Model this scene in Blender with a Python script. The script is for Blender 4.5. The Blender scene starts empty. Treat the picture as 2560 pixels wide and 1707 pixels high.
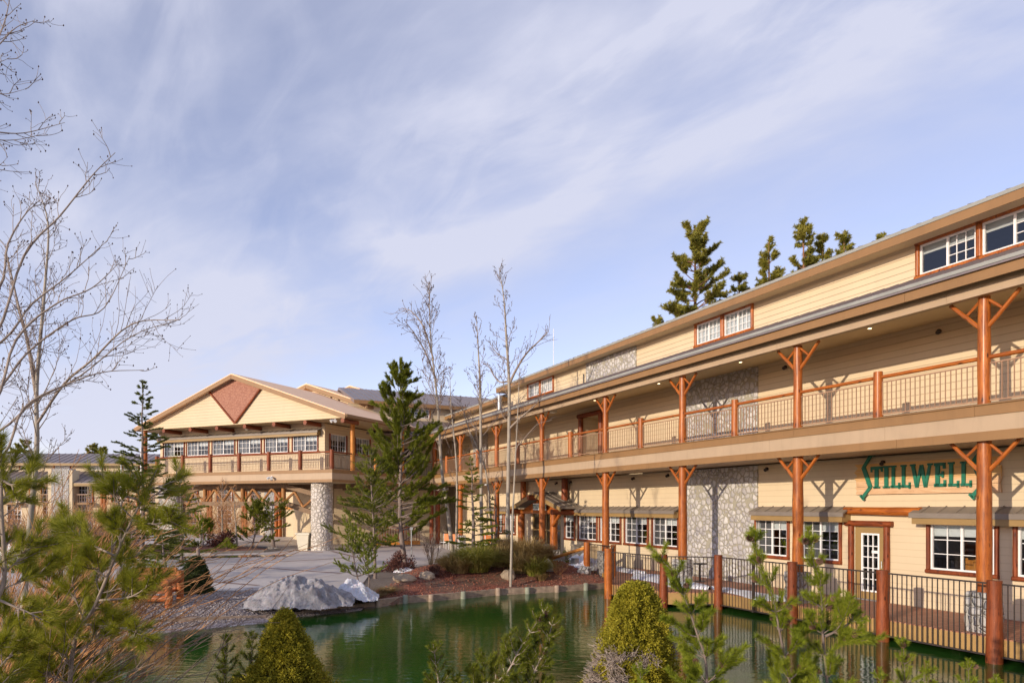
import bpy, math, random
import numpy as np
from mathutils import Vector, Matrix, noise
R=math.radians
SC=bpy.context.scene; COL=SC.collection
# ---------------------------------------------------------------- camera
EZ=2.71
cd=bpy.data.cameras.new('camera'); cam=bpy.data.objects.new('camera',cd); COL.objects.link(cam)
cam.location=(0,0,EZ); cam.rotation_euler=(R(90),0,0)
cd.sensor_width=36; cd.lens=24.005; cd.shift_y=0.1607; cd.clip_start=0.05; cd.clip_end=3000
SC.camera=cam
# ---------------------------------------------------------------- world
SUN_EL=13.0; SUN_AZ=45.0      # light travels towards +X +Y (sun behind the left shoulder)
w=bpy.data.worlds.new('World'); SC.world=w; w.use_nodes=True
nt=w.node_tree; N=nt.nodes; L=nt.links; N.clear()
out=N.new('ShaderNodeOutputWorld'); bg=N.new('ShaderNodeBackground'); bg.inputs[1].default_value=1.0
sky=N.new('ShaderNodeTexSky'); sky.sky_type='NISHITA'; sky.sun_disc=False
sky.sun_elevation=R(SUN_EL); sky.sun_rotation=R(225); sky.altitude=2000; sky.air_density=1.0; sky.dust_density=0.6; sky.ozone_density=2.0
sc=N.new('ShaderNodeVectorMath'); sc.operation='SCALE'; sc.inputs['Scale'].default_value=0.15
L.new(sky.outputs[0],sc.inputs[0])
tc=N.new('ShaderNodeTexCoord'); sep=N.new('ShaderNodeSeparateXYZ'); L.new(tc.outputs['Generated'],sep.inputs[0])
def wm(op,a,b=None,c=None,clamp=False):
    n=N.new('ShaderNodeMath'); n.operation=op; n.use_clamp=clamp
    for i,v in enumerate((a,b,c)):
        if v is None: continue
        if isinstance(v,(int,float)): n.inputs[i].default_value=v
        else: L.new(v,n.inputs[i])
    return n.outputs[0]
zc=wm('MAXIMUM',sep.outputs[2],0.0); den=wm('ADD',zc,0.22)
px=wm('DIVIDE',sep.outputs[0],den); py=wm('DIVIDE',sep.outputs[1],den)
al=wm('ADD',wm('MULTIPLY',px,-.758),wm('MULTIPLY',py,.652))     # along the cloud streaks
q_=wm('ADD',wm('MULTIPLY',px,.652),wm('MULTIPLY',py,.758))      # across them
def cloud(sa,sb,sc_,det,dist,lo,hi,loc=0,skew=0):
    cb=N.new('ShaderNodeCombineXYZ'); L.new(wm('MULTIPLY',wm('ADD',al,wm('MULTIPLY',q_,skew)),sa),cb.inputs[0]); L.new(wm('MULTIPLY',q_,sb),cb.inputs[1]); cb.inputs[2].default_value=loc
    n=N.new('ShaderNodeTexNoise'); n.inputs['Scale'].default_value=sc_; n.inputs['Detail'].default_value=det; n.inputs['Distortion'].default_value=dist; n.inputs['Roughness'].default_value=.55
    L.new(cb.outputs[0],n.inputs['Vector'])
    r=N.new('ShaderNodeMapRange'); r.interpolation_type='SMOOTHSTEP'; r.inputs[1].default_value=lo; r.inputs[2].default_value=hi
    L.new(n.outputs[0],r.inputs[0]); return r.outputs[0]
c1=cloud(.55,1.0,2.3,8,.5,.34,.70,3.3,.5)
c2=cloud(.6,1.2,6.0,9,.8,.40,.68,7.7,-.8)
c3=cloud(1,1,1.1,4,.3,.34,.64,1.9)
def band(c,w_):
    t=wm('DIVIDE',wm('SUBTRACT',q_,c),w_); return wm('DIVIDE',1.0,wm('ADD',1.0,wm('MULTIPLY',wm('MULTIPLY',t,t),wm('MULTIPLY',t,t))))
bnd=wm('ADD',band(1.03,.25),wm('MULTIPLY',band(.25,.38),.72))
cc=wm('MULTIPLY',wm('ADD',wm('ADD',wm('MULTIPLY',c1,.62),wm('MULTIPLY',c2,.20)),wm('ADD',wm('MULTIPLY',c3,.40),.06)),wm('ADD',wm('MULTIPLY',bnd,1.0),.24))
hz=wm('SUBTRACT',1.0,zc); hz=wm('POWER',hz,5.0)
cc=wm('ADD',cc,wm('ADD',wm('MULTIPLY',hz,.10),.14),clamp=True)
# thin cloud: lavender white, lit by the low sun
mx=N.new('ShaderNodeMix'); mx.data_type='RGBA'; L.new(wm('MULTIPLY',cc,.92),mx.inputs[0])
tint=N.new('ShaderNodeMix'); tint.data_type='RGBA'; tint.blend_type='MULTIPLY'; tint.inputs[0].default_value=1
L.new(sc.outputs[0],tint.inputs[6]); tint.inputs[7].default_value=(2.35,1.68,1.62,1)
L.new(tint.outputs[2],mx.inputs[6]); mx.inputs[7].default_value=(.70,.72,.87,1)
L.new(mx.outputs[2],bg.inputs[0]); L.new(bg.outputs[0],out.inputs[0])
# ---------------------------------------------------------------- sun
sd=bpy.data.lights.new('sun','SUN'); sd.energy=4.1; sd.angle=R(0.6); sd.color=(1.0,.85,.66)
so=bpy.data.objects.new('sun',sd); COL.objects.link(so); so.location=(-40,-40,30)
dv=Vector((math.cos(R(SUN_AZ))*math.cos(R(SUN_EL)),math.sin(R(SUN_AZ))*math.cos(R(SUN_EL)),-math.sin(R(SUN_EL))))
so.rotation_euler=dv.to_track_quat('-Z','Y').to_euler()
SC.view_settings.view_transform='Standard'; SC.view_settings.look='None'; SC.view_settings.exposure=0.03; SC.view_settings.gamma=1
SC.render.engine='CYCLES'
# ---------------------------------------------------------------- object helpers
FR={}
def tag(o,label=None,cat=None,group=None,kind=None):
    if label: o['label']=label
    if cat: o['category']=cat
    if group: o['group']=group
    if kind: o['kind']=kind
    return o
def root(name,label,cat,loc=(0,0,0),rz=0,group=None):
    o=bpy.data.objects.new(name,None); COL.objects.link(o); o.empty_display_size=.2
    o.location=loc; o.rotation_euler=(0,0,rz); FR[o]=Matrix()
    return tag(o,label,cat,group)
def place(o,parent,M):
    M=M if M is not None else Matrix()
    if parent is not None:
        o.parent=parent; o.matrix_basis=FR[parent].inverted()@M
        FR[o]=M
    else:
        o.matrix_basis=M; FR[o]=Matrix()
class MB:
    def __init__(s): s.v=[];s.f=[];s.sm=False
    def quad(s,a,b,c,d):
        n=len(s.v); s.v+= [tuple(a),tuple(b),tuple(c),tuple(d)]; s.f.append((n,n+1,n+2,n+3))
    def box(s,x0,x1,y0,y1,z0,z1):
        n=len(s.v)
        s.v+=[(x0,y0,z0),(x1,y0,z0),(x1,y1,z0),(x0,y1,z0),(x0,y0,z1),(x1,y0,z1),(x1,y1,z1),(x0,y1,z1)]
        s.f+=[(n,n+3,n+2,n+1),(n+4,n+5,n+6,n+7),(n,n+1,n+5,n+4),(n+1,n+2,n+6,n+5),(n+2,n+3,n+7,n+6),(n+3,n,n+4,n+7)]
        return s
    def prism(s,poly,axis,a,b):
        """poly: 2-D outline extruded along axis from a to b. axis 0: poly=(y,z); 1: (x,z); 2: (x,y)"""
        n=len(s.v); k=len(poly)
        def P(p,t): return (t,p[0],p[1]) if axis==0 else ((p[0],t,p[1]) if axis==1 else (p[0],p[1],t))
        for t in (a,b):
            for p in poly: s.v.append(P(p,t))
        s.f.append(tuple(range(n,n+k))[::-1]); s.f.append(tuple(range(n+k,n+2*k)))
        for i in range(k):
            j=(i+1)%k; s.f.append((n+i,n+j,n+k+j,n+k+i))
        return s
    def beam(s,p0,p1,wd,ht):
        """rectangular bar between two points"""
        p0=Vector(p0);p1=Vector(p1); d=(p1-p0).normalized()
        up=Vector((0,0,1)) if abs(d.z)<.95 else Vector((1,0,0))
        a=d.cross(up).normalized(); b=a.cross(d).normalized(); n=len(s.v)
        for p in (p0,p1):
            for (i,j) in ((-1,-1),(1,-1),(1,1),(-1,1)): s.v.append(tuple(p+a*(i*wd/2)+b*(j*ht/2)))
        s.f+=[(n,n+3,n+2,n+1),(n+4,n+5,n+6,n+7)]+[(n+i,n+(i+1)%4,n+4+(i+1)%4,n+4+i) for i in range(4)]
        return s
    def tube(s,pts,rad,sides=10,cap=True,jit=0,rng=None):
        pts=[Vector(p) for p in pts]; n=len(s.v); K=len(pts)
        if not hasattr(rad,'__len__'): rad=[rad]*K
        d0=(pts[1]-pts[0]).normalized(); up=Vector((0,0,1)) if abs(d0.z)<.9 else Vector((1,0,0))
        a=d0.cross(up).normalized()
        for i,p in enumerate(pts):
            d=(pts[min(i+1,K-1)]-pts[max(i-1,0)]).normalized()
            a=(a-d*a.dot(d)).normalized(); b=d.cross(a)
            for k in range(sides):
                t=2*math.pi*k/sides; r=rad[i]*(1+(rng.uniform(-jit,jit) if jit else 0))
                s.v.append(tuple(p+a*(math.cos(t)*r)+b*(math.sin(t)*r)))
        for i in range(K-1):
            for k in range(sides):
                k2=(k+1)%sides; s.f.append((n+i*sides+k,n+i*sides+k2,n+(i+1)*sides+k2,n+(i+1)*sides+k))
        if cap:
            s.f.append(tuple(n+k for k in range(sides))[::-1]); s.f.append(tuple(n+(K-1)*sides+k for k in range(sides)))
        return s
    def mesh(s,name):
        me=bpy.data.meshes.new(name); me.from_pydata(s.v,[],s.f); me.update(); return me
def link(name,me,mat,parent=None,M=None,smooth=False):
    o=bpy.data.objects.new(name,me); COL.objects.link(o)
    if mat is not None and len(me.materials)==0:
        for m in (mat if isinstance(mat,(list,tuple)) else [mat]): me.materials.append(m)
    if smooth:
        me.polygons.foreach_set('use_smooth',[True]*len(me.polygons))
        try: me.set_sharp_from_angle(angle=R(50))
        except Exception: pass
    place(o,parent,M); return o
def part(name,mb,mat,parent=None,M=None,smooth=False,label=None):
    o=link(name,mb.mesh(name),mat,parent,M,smooth or mb.sm)
    if label: o['label']=label
    return o
def struct(name,mb,mat,M=None,smooth=False):
    o=part(name,mb,mat,None,M,smooth); o['kind']='structure'; return o
def copy_part(o,parent,M):
    c=o.copy(); COL.objects.link(c); c.parent=parent; c.matrix_basis=FR[parent].inverted()@M; FR[c]=M; return c
def T(x,y,z): return Matrix.Translation((x,y,z))
def RZ(a): return Matrix.Rotation(a,4,'Z')
def along(p0,p1):
    p0=Vector(p0);p1=Vector(p1); d=(p1-p0)
    return Matrix.Translation(p0)@d.to_track_quat('Z','Y').to_matrix().to_4x4(), d.length
LR=random.Random(5)
def log_mb(Lh,r0,r1=None,sides=14,wob=.035,rng=LR,knots=True):
    r1=r1 or r0; k=max(3,int(Lh/.22)+2); mb=MB(); mb.sm=True
    pts=[];rad=[]
    ox=rng.uniform(0,50)
    for i in range(k):
        t=i/(k-1); pts.append((0,0,Lh*t)); rad.append((r0+(r1-r0)*t)*(1+wob*1.4*noise.noise((ox,t*Lh*1.3,0))))
    n=0; mb.tube(pts,rad,sides)
    if knots:
        mb.v=[(x*(1+wob*noise.noise((x*7+ox,y*7,z*2.5))),y*(1+wob*noise.noise((x*7,y*7+ox,z*2.5))),z) for x,y,z in mb.v]
    return mb
def log(name,parent,p0,p1,r,mat,r1=None,sides=14,label=None,wob=.035):
    M,Lh=along(p0,p1); return part(name,log_mb(Lh,r,r1,sides,wob),mat,parent,M,True,label)
# numpy mesh
def np_mesh(name,V,F,smooth=False):
    V=np.asarray(V,dtype=np.float32).reshape(-1,3); F=np.asarray(F,dtype=np.int32); k=F.shape[1]
    me=bpy.data.meshes.new(name); me.vertices.add(len(V)); me.vertices.foreach_set('co',V.ravel())
    me.loops.add(F.size); me.loops.foreach_set('vertex_index',F.ravel())
    me.polygons.add(len(F)); me.polygons.foreach_set('loop_start',np.arange(0,F.size,k,dtype=np.int32))
    try: me.polygons.foreach_set('loop_total',np.full(len(F),k,dtype=np.int32))
    except Exception: pass
    if smooth: me.polygons.foreach_set('use_smooth',np.ones(len(F),dtype=bool))
    me.update(calc_edges=True); me.validate(); return me
def nrm(a): return a/np.maximum(np.linalg.norm(a,axis=-1,keepdims=True),1e-9)
def tubes_np(groups,sides=4):
    """groups: list of (pts Kx3, radii K)."""
    by={}
    for p,r in groups: by.setdefault(len(p),[]).append((p,r))
    Vs=[];Fs=[];off=0
    for K,lst in by.items():
        P=np.array([p for p,_ in lst],dtype=float); Rr=np.array([r for _,r in lst],dtype=float); n=len(P)
        D=np.empty_like(P); D[:,1:-1]=P[:,2:]-P[:,:-2]; D[:,0]=P[:,1]-P[:,0]; D[:,-1]=P[:,-1]-P[:,-2]; D=nrm(D)
        up=np.where(np.abs(D[...,2:3])<.9,np.array([0,0,1.]),np.array([1.,0,0])); up=np.broadcast_to(up[:,0:1],D.shape)
        A=nrm(np.cross(D,up)); B=np.cross(D,A)
        th=np.arange(sides)*2*np.pi/sides
        V=P[:,:,None,:]+Rr[:,:,None,None]*(A[:,:,None,:]*np.cos(th)[None,None,:,None]+B[:,:,None,:]*np.sin(th)[None,None,:,None])
        idx=np.arange(n*K*sides).reshape(n,K,sides)+off
        a=idx[:,:-1,:];b=np.roll(idx,-1,axis=2)[:,:-1,:];c=np.roll(idx,-1,axis=2)[:,1:,:];d=idx[:,1:,:]
        Fs.append(np.stack([a,b,c,d],-1).reshape(-1,4)); Vs.append(V.reshape(-1,3)); off+=n*K*sides
    return np.concatenate(Vs),np.concatenate(Fs)
def rect_wall(x0,x1,z0,z1,holes,lap=.19,tilt=.012,depth=.1):
    """wall in local x,z facing +y with lap siding and rectangular openings (x0,x1,z0,z1)"""
    mb=MB()
    xs=sorted(set([x0,x1]+[h[i] for h in holes for i in (0,1) if x0<h[i]<x1]))
    zr=[z0]; 
    z=math.floor(z0/lap)*lap
    while z<z1:
        if z>z0+1e-4: zr.append(z)
        z+=lap
    zr.append(z1); zr=sorted(set([round(q,4) for q in zr]+[round(h[i],4) for h in holes for i in (2,3) if z0<h[i]<z1]))
    def off(z,up):   # protrusion just above (up) or just below z
        ph=(z/lap)%1.0
        if up and ph>.9995: ph=0
        if (not up) and ph<.0005: ph=1
        return tilt*(1-ph)
    for a,b in zip(xs[:-1],xs[1:]):
        prev=None
        for c,d in zip(zr[:-1],zr[1:]):
            if any(h[0]-1e-5<(a+b)/2<h[1]+1e-5 and h[2]<(c+d)/2<h[3] for h in holes): prev=None; continue
            yb=off(c,True); yt=off(d,False)
            mb.quad((b,yb,c),(a,yb,c),(a,yt,d),(b,yt,d))
            if prev is not None and abs(prev-yb)>1e-5: mb.quad((b,prev,c),(a,prev,c),(a,yb,c),(b,yb,c))
            prev=yt
    for h in holes:                         # reveals
        a,b,c,d=h; mb.quad((a,0,c),(a,-depth,c),(a,-depth,d),(a,0,d)); mb.quad((b,-depth,c),(b,0,c),(b,0,d),(b,-depth,d))
        mb.quad((a,-depth,d),(b,-depth,d),(b,0,d),(a,0,d)); mb.quad((a,0,c),(b,0,c),(b,-depth,c),(a,-depth,c))
    return mb
# ---------------------------------------------------------------- materials
class G:
    def __init__(s,name):
        s.m=bpy.data.materials.new(name); s.m.use_nodes=True; s.t=s.m.node_tree; s.n=s.t.nodes; s.n.clear()
        s.o=s.n.new('ShaderNodeOutputMaterial'); s.b=s.n.new('ShaderNodeBsdfPrincipled'); s.t.links.new(s.b.outputs[0],s.o.inputs[0])
        tc=s.n.new('ShaderNodeTexCoord'); s.co=tc.outputs['Object']; s.gen=tc.outputs['Generated']
    def l(s,a,b): s.t.links.new(a,b)
    def set(s,k,v):
        if isinstance(v,(int,float)): s.b.inputs[k].default_value=v
        elif isinstance(v,tuple): s.b.inputs[k].default_value=(*v,1) if len(v)==3 else v
        else: s.l(v,s.b.inputs[k])
    def map(s,src,scale=(1,1,1),rot=(0,0,0)):
        m=s.n.new('ShaderNodeMapping'); m.inputs['Scale'].default_value=scale; m.inputs['Rotation'].default_value=rot; s.l(src,m.inputs[0]); return m.outputs[0]
    def noise(s,v,scale,detail=5,rough=.55,dist=0):
        n=s.n.new('ShaderNodeTexNoise'); n.inputs['Scale'].default_value=scale; n.inputs['Detail'].default_value=detail
        n.inputs['Roughness'].default_value=rough; n.inputs['Distortion'].default_value=dist; s.l(v,n.inputs['Vector']); return n
    def vor(s,v,scale,feature='F1',rnd=1):
        n=s.n.new('ShaderNodeTexVoronoi'); n.feature=feature; n.inputs['Scale'].default_value=scale; n.inputs['Randomness'].default_value=rnd; s.l(v,n.inputs['Vector']); return n
    def ramp(s,f,stops):
        r=s.n.new('ShaderNodeValToRGB'); s.l(f,r.inputs[0]); e=r.color_ramp.elements
        while len(e)>len(stops): e.remove(e[-1])
        while len(e)<len(stops): e.new(.5)
        for el,(p,c) in zip(e,stops): el.position=p; el.color=(*c,1) if not isinstance(c,(int,float)) else (c,c,c,1)
        return r.outputs[0]
    def mix(s,f,a,b,mode='MIX'):
        m=s.n.new('ShaderNodeMix'); m.data_type='RGBA'; m.blend_type=mode
        for i,v in ((0,f),(6,a),(7,b)):
            if isinstance(v,(int,float)): m.inputs[i].default_value=v if i==0 else (v,v,v,1)
            elif isinstance(v,tuple): m.inputs[i].default_value=(*v,1)
            else: s.l(v,m.inputs[i])
        return m.outputs[2]
    def math(s,op,a,b=0,clamp=False):
        m=s.n.new('ShaderNodeMath'); m.operation=op; m.use_clamp=clamp
        for i,v in ((0,a),(1,b)):
            if isinstance(v,(int,float)): m.inputs[i].default_value=v
            else: s.l(v,m.inputs[i])
        return m.outputs[0]
    def bump(s,h,strength=.3,dist=.02,prev=None):
        b=s.n.new('ShaderNodeBump'); b.inputs['Strength'].default_value=strength; b.inputs['Distance'].default_value=dist; s.l(h,b.inputs['Height'])
        if prev is not None: s.l(prev,b.inputs['Normal'])
        s.l(b.outputs[0],s.b.inputs['Normal']); return b.outputs[0]
def simple(name,c,rough=.6,var=.12,scale=3,bump=.1,bs=40,metal=0,coat=0,stain=0):
    g=G(name); n=g.noise(g.co,scale,6); c2=tuple(x*(1-var) for x in c); c1=tuple(min(1,x*(1+var)) for x in c)
    col=g.ramp(n.outputs[0],[(.3,c2),(.7,c1)])
    if stain:
        n3=g.noise(g.map(g.co,(2.5,2.5,.35)),2.2,7,.65); col=g.mix(g.ramp(n3.outputs[0],[(.5,0.0),(.75,stain)]),col,tuple(x*.55 for x in c))
    g.set('Base Color',col); g.set('Roughness',rough); g.set('Metallic',metal)
    if coat: g.set('Coat Weight',coat); g.set('Coat Roughness',.18)
    if bump: n2=g.noise(g.co,bs,4); g.bump(n2.outputs[0],bump,.01)
    return g.m
def wood_log(name,c,dark,light,coat=.6,rough=.35):
    coat*=.35
    g=G(name); v=g.map(g.co,(9,9,.9)); n=g.noise(v,2.2,7,.6,.4); n2=g.noise(g.map(g.co,(1,1,.45)),3.2,4)
    oi=g.n.new('ShaderNodeObjectInfo')
    col=g.ramp(n.outputs[0],[(.25,dark),(.5,c),(.8,light)])
    col=g.mix(g.ramp(n2.outputs[0],[(.46,0.0),(.70,.8)]),col,dark)
    k=g.vor(g.map(g.co,(5,5,1.9)),1.6); col=g.mix(g.ramp(k.outputs['Distance'],[(.09,.9),(.22,0.0)]),col,tuple(x*.22 for x in dark))
    ck=g.noise(g.map(g.co,(16,16,.7)),1.6,3,.5); col=g.mix(g.ramp(ck.outputs[0],[(.485,0.0),(.497,.75),(.503,.75),(.515,0.0)]),col,tuple(x*.3 for x in dark))
    col=g.mix(g.math('MULTIPLY',oi.outputs['Random'],.30),col,dark)
    g.set('Base Color',col); g.set('Roughness',rough+.1); g.set('Specular IOR Level',.28); g.set('Coat Weight',coat); g.set('Coat Roughness',.25)
    g.bump(n.outputs[0],.25,.01); return g.m
M={}
g=G('cream_siding'); n=g.noise(g.co,.6,6); col=g.ramp(n.outputs[0],[(.3,(.60,.485,.325)),(.7,(.65,.53,.355))])
n3=g.noise(g.map(g.co,(2.5,2.5,.35)),2.2,7,.65); col=g.mix(g.ramp(n3.outputs[0],[(.5,0.0),(.8,.10)]),col,(.36,.27,.17))
sz=g.n.new('ShaderNodeSeparateXYZ'); g.l(g.co,sz.inputs[0]); fz=g.math('FRACT',g.math('DIVIDE',sz.outputs[2],.19)); ln_=g.ramp(fz,[(0,1.0),(.05,.9),(.13,0.0)])  # shadow line at each lap edge, painted into the siding colour
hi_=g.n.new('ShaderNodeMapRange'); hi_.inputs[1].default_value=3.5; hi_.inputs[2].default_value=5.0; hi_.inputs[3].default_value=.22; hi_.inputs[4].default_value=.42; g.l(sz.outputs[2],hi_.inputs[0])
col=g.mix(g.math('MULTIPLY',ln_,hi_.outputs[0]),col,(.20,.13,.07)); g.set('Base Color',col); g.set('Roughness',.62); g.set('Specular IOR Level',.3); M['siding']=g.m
M['tan_band']=simple('tan_fascia_board',(.43,.31,.20),.6,.06,1.2,.05,50,stain=.22)
M['brown_band']=simple('brown_trim_board',(.27,.145,.055),.55,.07,1.5,.05,50,stain=.25)
M['ochre']=simple('ochre_trim_paint',(.30,.19,.07),.5,.08,2,.05,50)
M['soffit']=simple('tan_soffit',(.56,.43,.25),.65,.05,1,.04,50)
M['log']=wood_log('orange_stained_log',(.45,.125,.017),(.18,.042,.010),(.62,.22,.04))
M['log_red']=wood_log('red_brown_log',(.27,.062,.016),(.10,.022,.008),(.38,.10,.026),.4,.42)
M['log_yellow']=wood_log('honey_log',(.66,.27,.05),(.36,.12,.02),(.78,.36,.09),.3,.4)
M['log_dry']=wood_log('faded_truss_log',(.42,.20,.07),(.22,.09,.03),(.52,.28,.12),.1,.6)
M['beam']=simple('weathered_beam',(.21,.13,.072),.7,.2,3,.3,20,stain=.3)
M['vinyl']=simple('white_vinyl',(.80,.79,.78),.35,.02,2,0)
M['iron']=simple('dark_bronze_iron',(.040,.028,.022),.42,.2,8,.05)
M['iron_brown']=simple('brown_painted_iron',(.33,.19,.11),.45,.15,8,.05)
M['concrete_stone']=None
def stone(name,scale,lo,mid,hi,mortar,bs=1.0,flat=False):
    g=G(name); nz=g.noise(g.co,1.4,3); 
    v=g.n.new('ShaderNodeVectorMath'); v.operation='ADD'; s2=g.n.new('ShaderNodeVectorMath'); s2.operation='SCALE'; s2.inputs['Scale'].default_value=.16
    g.l(nz.outputs['Color'],s2.inputs[0]); g.l(g.co,v.inputs[0]); g.l(s2.outputs[0],v.inputs[1])
    src=g.map(v.outputs[0],(1,1,1.0)) if not flat else g.map(v.outputs[0],(1,.05,1))
    e=g.vor(src,scale,'DISTANCE_TO_EDGE',.85); f=g.vor(src,scale,'F1',.85)
    n=g.noise(g.co,9,6); cell=g.ramp(f.outputs['Color'],[(.1,lo),(.5,mid),(.9,hi)])
    sepc=g.n.new('ShaderNodeSeparateColor'); g.l(f.outputs['Color'],sepc.inputs[0])
    cell=g.ramp(sepc.outputs[0],[(.05,lo),(.5,mid),(.95,hi)])
    cell=g.mix(.35,cell,g.ramp(n.outputs[0],[(.3,lo),(.7,hi)]))
    ed=g.math('SUBTRACT',e.outputs['Distance'],g.math('MULTIPLY',g.math('MAXIMUM',g.math('SUBTRACT',f.outputs['Distance'],.36),0),.20))
    mk=g.ramp(ed,[(.008,0.0),(.040,1.0)])
    g.set('Base Color',g.mix(mk,mortar,cell)); g.set('Roughness',.8)
    h=g.ramp(ed,[(0,0.0),(.08,.7),(.24,1.0)]); h=g.math('ADD',h,g.math('MULTIPLY',n.outputs[0],.15)); g.bump(h,bs,.11); return g.m
M['stone']=stone('river_rock_veneer',4.9,(.33,.31,.32),(.47,.445,.43),(.62,.60,.57),(.33,.305,.24),.6,flat=True)
M['stone_col']=stone('pale_cobble_column',5.0,(.50,.45,.40),(.60,.54,.48),(.68,.63,.57),(.34,.30,.25),.6)
M['stone_base']=stone('pale_base_rock',5.2,(.36,.34,.34),(.46,.44,.42),(.56,.54,.51),(.38,.36,.33))
M['roof_metal']=simple('mauve_grey_metal_roof',(.24,.20,.20),.42,.10,1.2,.04,30,metal=.25,stain=.2)
M['roof_edge']=simple('grey_green_drip_edge',(.30,.30,.27),.45,.10,3,.04,30)
M['visor']=simple('taupe_awning_metal',(.21,.175,.145),.5,.1,2,.04,30,stain=.2)
g=G('pale_peach_roof'); n=g.noise(g.co,2.5,5); n2=g.noise(g.map(g.co,(1,6,1)),3,6,.7); col=g.ramp(n.outputs[0],[(.3,(.92,.60,.38)),(.7,(.98,.68,.46))]); col=g.mix(g.ramp(n2.outputs[0],[(.66,0.0),(.72,.35)]),col,(.55,.36,.24)); g.set('Base Color',col); g.set('Roughness',.9); g.set('Specular IOR Level',.05); M['roof_peach']=g.m
M['shingle']=None
g=G('red_cedar_shingles'); br=g.n.new('ShaderNodeTexBrick'); g.l(g.map(g.co,(1,1,1),(R(90),0,0)),br.inputs['Vector'])
br.inputs['Scale'].default_value=4.6; br.inputs['Mortar Size'].default_value=.05; br.inputs['Color1'].default_value=(.30,.10,.055,1); br.inputs['Color2'].default_value=(.46,.20,.12,1); br.inputs['Mortar'].default_value=(.12,.04,.02,1)
br.inputs['Brick Width'].default_value=.55; br.inputs['Row Height'].default_value=.45
n=g.noise(g.co,14,5); g.set('Base Color',g.mix(.35,br.outputs['Color'],g.ramp(n.outputs[0],[(.3,(.25,.09,.05)),(.7,(.55,.32,.24))]))); g.set('Roughness',.75)
g.bump(br.outputs['Fac'],-.8,.03); M['shingle']=g.m
# glass
g=G('window_glass'); tr=g.n.new('ShaderNodeBsdfTransparent'); gl=g.n.new('ShaderNodeBsdfGlossy'); gl.inputs['Roughness'].default_value=.02
fr=g.n.new('ShaderNodeFresnel'); fr.inputs['IOR'].default_value=1.6; ms=g.n.new('ShaderNodeMixShader'); tr.inputs[0].default_value=(.75,.78,.80,1); gl.inputs[0].default_value=(.95,.97,1,1)
f2=g.math('ADD',g.math('MULTIPLY',fr.outputs[0],1.0),.02,True); nb=g.noise(g.co,1.3,2); bp=g.n.new('ShaderNodeBump'); bp.inputs['Strength'].default_value=.04; bp.inputs['Distance'].default_value=.05
g.l(nb.outputs[0],bp.inputs['Height']); g.l(bp.outputs[0],gl.inputs['Normal'])
g.l(f2,ms.inputs[0]); g.l(tr.outputs[0],ms.inputs[1]); g.l(gl.outputs[0],ms.inputs[2]); g.l(ms.outputs[0],g.o.inputs[0]); M['glass']=g.m
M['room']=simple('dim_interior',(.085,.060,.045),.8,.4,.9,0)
M['blind']=simple('pale_roller_blind',(.72,.73,.72),.8,.03,2,0)
M['screen']=simple('grey_insect_screen',(.13,.125,.13),.7,.1,3,0)
# plaza concrete
g=G('plaza_concrete'); n=g.noise(g.co,.35,7,.6); n2=g.noise(g.co,22,4); col=g.ramp(n.outputs[0],[(.3,(.48,.43,.40)),(.7,(.61,.555,.51))])
sx=g.n.new('ShaderNodeSeparateXYZ'); g.l(g.map(g.co,(1,1,1),(0,0,R(18))),sx.inputs[0])
def joint(a,per):
    f=g.math('ABSOLUTE',g.math('SUBTRACT',g.math('FRACT',g.math('DIVIDE',a,per)),.5)); return g.ramp(f,[(.486,0.0),(.494,1.0)])
j=g.math('MAXIMUM',joint(sx.outputs[0],5.0),joint(sx.outputs[1],3.6)); 
col=g.mix(g.math('MULTIPLY',j,.4),col,(.16,.10,.085)); n3=g.noise(g.map(g.co,(.6,.15,1)),1.0,6,.7); col=g.mix(g.ramp(n3.outputs[0],[(.45,0.0),(.75,.4)]),col,(.27,.25,.24))
g.set('Base Color',col); g.set('Roughness',g.ramp(n3.outputs[0],[(.4,.75),(.8,.45)])); g.bump(n2.outputs[0],.12,.01); M['plaza']=g.m
g=G('dirt_ground'); n=g.noise(g.co,.5,8,.65); n2=g.noise(g.co,16,6,.7); g.set('Base Color',g.mix(.5,g.ramp(n.outputs[0],[(.3,(.13,.085,.055)),(.7,(.24,.19,.14))]),g.ramp(n2.outputs[0],[(.3,(.08,.055,.04)),(.7,(.33,.28,.24))]))); g.set('Roughness',.95); g.bump(n2.outputs[0],.6,.04); M['ground']=g.m
g=G('pea_gravel'); v1=g.vor(g.co,38); v2=g.vor(g.co,34); sc1=g.n.new('ShaderNodeSeparateColor'); g.l(v1.outputs['Color'],sc1.inputs[0]); n=g.noise(g.co,.9,6,.6)
col=g.ramp(sc1.outputs[0],[(.0,(.10,.07,.065)),(.35,(.24,.19,.185)),(.7,(.38,.33,.33)),(1,(.66,.62,.60))]); col=g.mix(g.ramp(n.outputs[0],[(.4,0.0),(.65,.6)]),col,(.15,.10,.08)); g.set('Base Color',col); g.set('Roughness',.85); g.bump(v1.outputs['Distance'],-.7,.03); M['gravel']=g.m
g=G('red_mulch'); v1=g.vor(g.map(g.co,(1,1.7,1)),26); sc1=g.n.new('ShaderNodeSeparateColor'); g.l(v1.outputs['Color'],sc1.inputs[0]); n=g.noise(g.co,.8,7,.65); n2=g.noise(g.co,30,4,.7)
col=g.ramp(sc1.outputs[0],[(0,(.06,.020,.014)),(.4,(.20,.055,.030)),(.8,(.32,.095,.055)),(1,(.42,.20,.13))]); col=g.mix(g.ramp(n.outputs[0],[(.42,0.0),(.62,.9)]),col,(.17,.11,.07)); col=g.mix(g.ramp(g.noise(g.co,6,3).outputs[0],[(.66,0.0),(.7,.7)]),col,(.42,.34,.28))
g.set('Base Color',col); g.set('Roughness',.9); g.bump(n2.outputs[0],1.0,.05); M['mulch']=g.m
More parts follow.
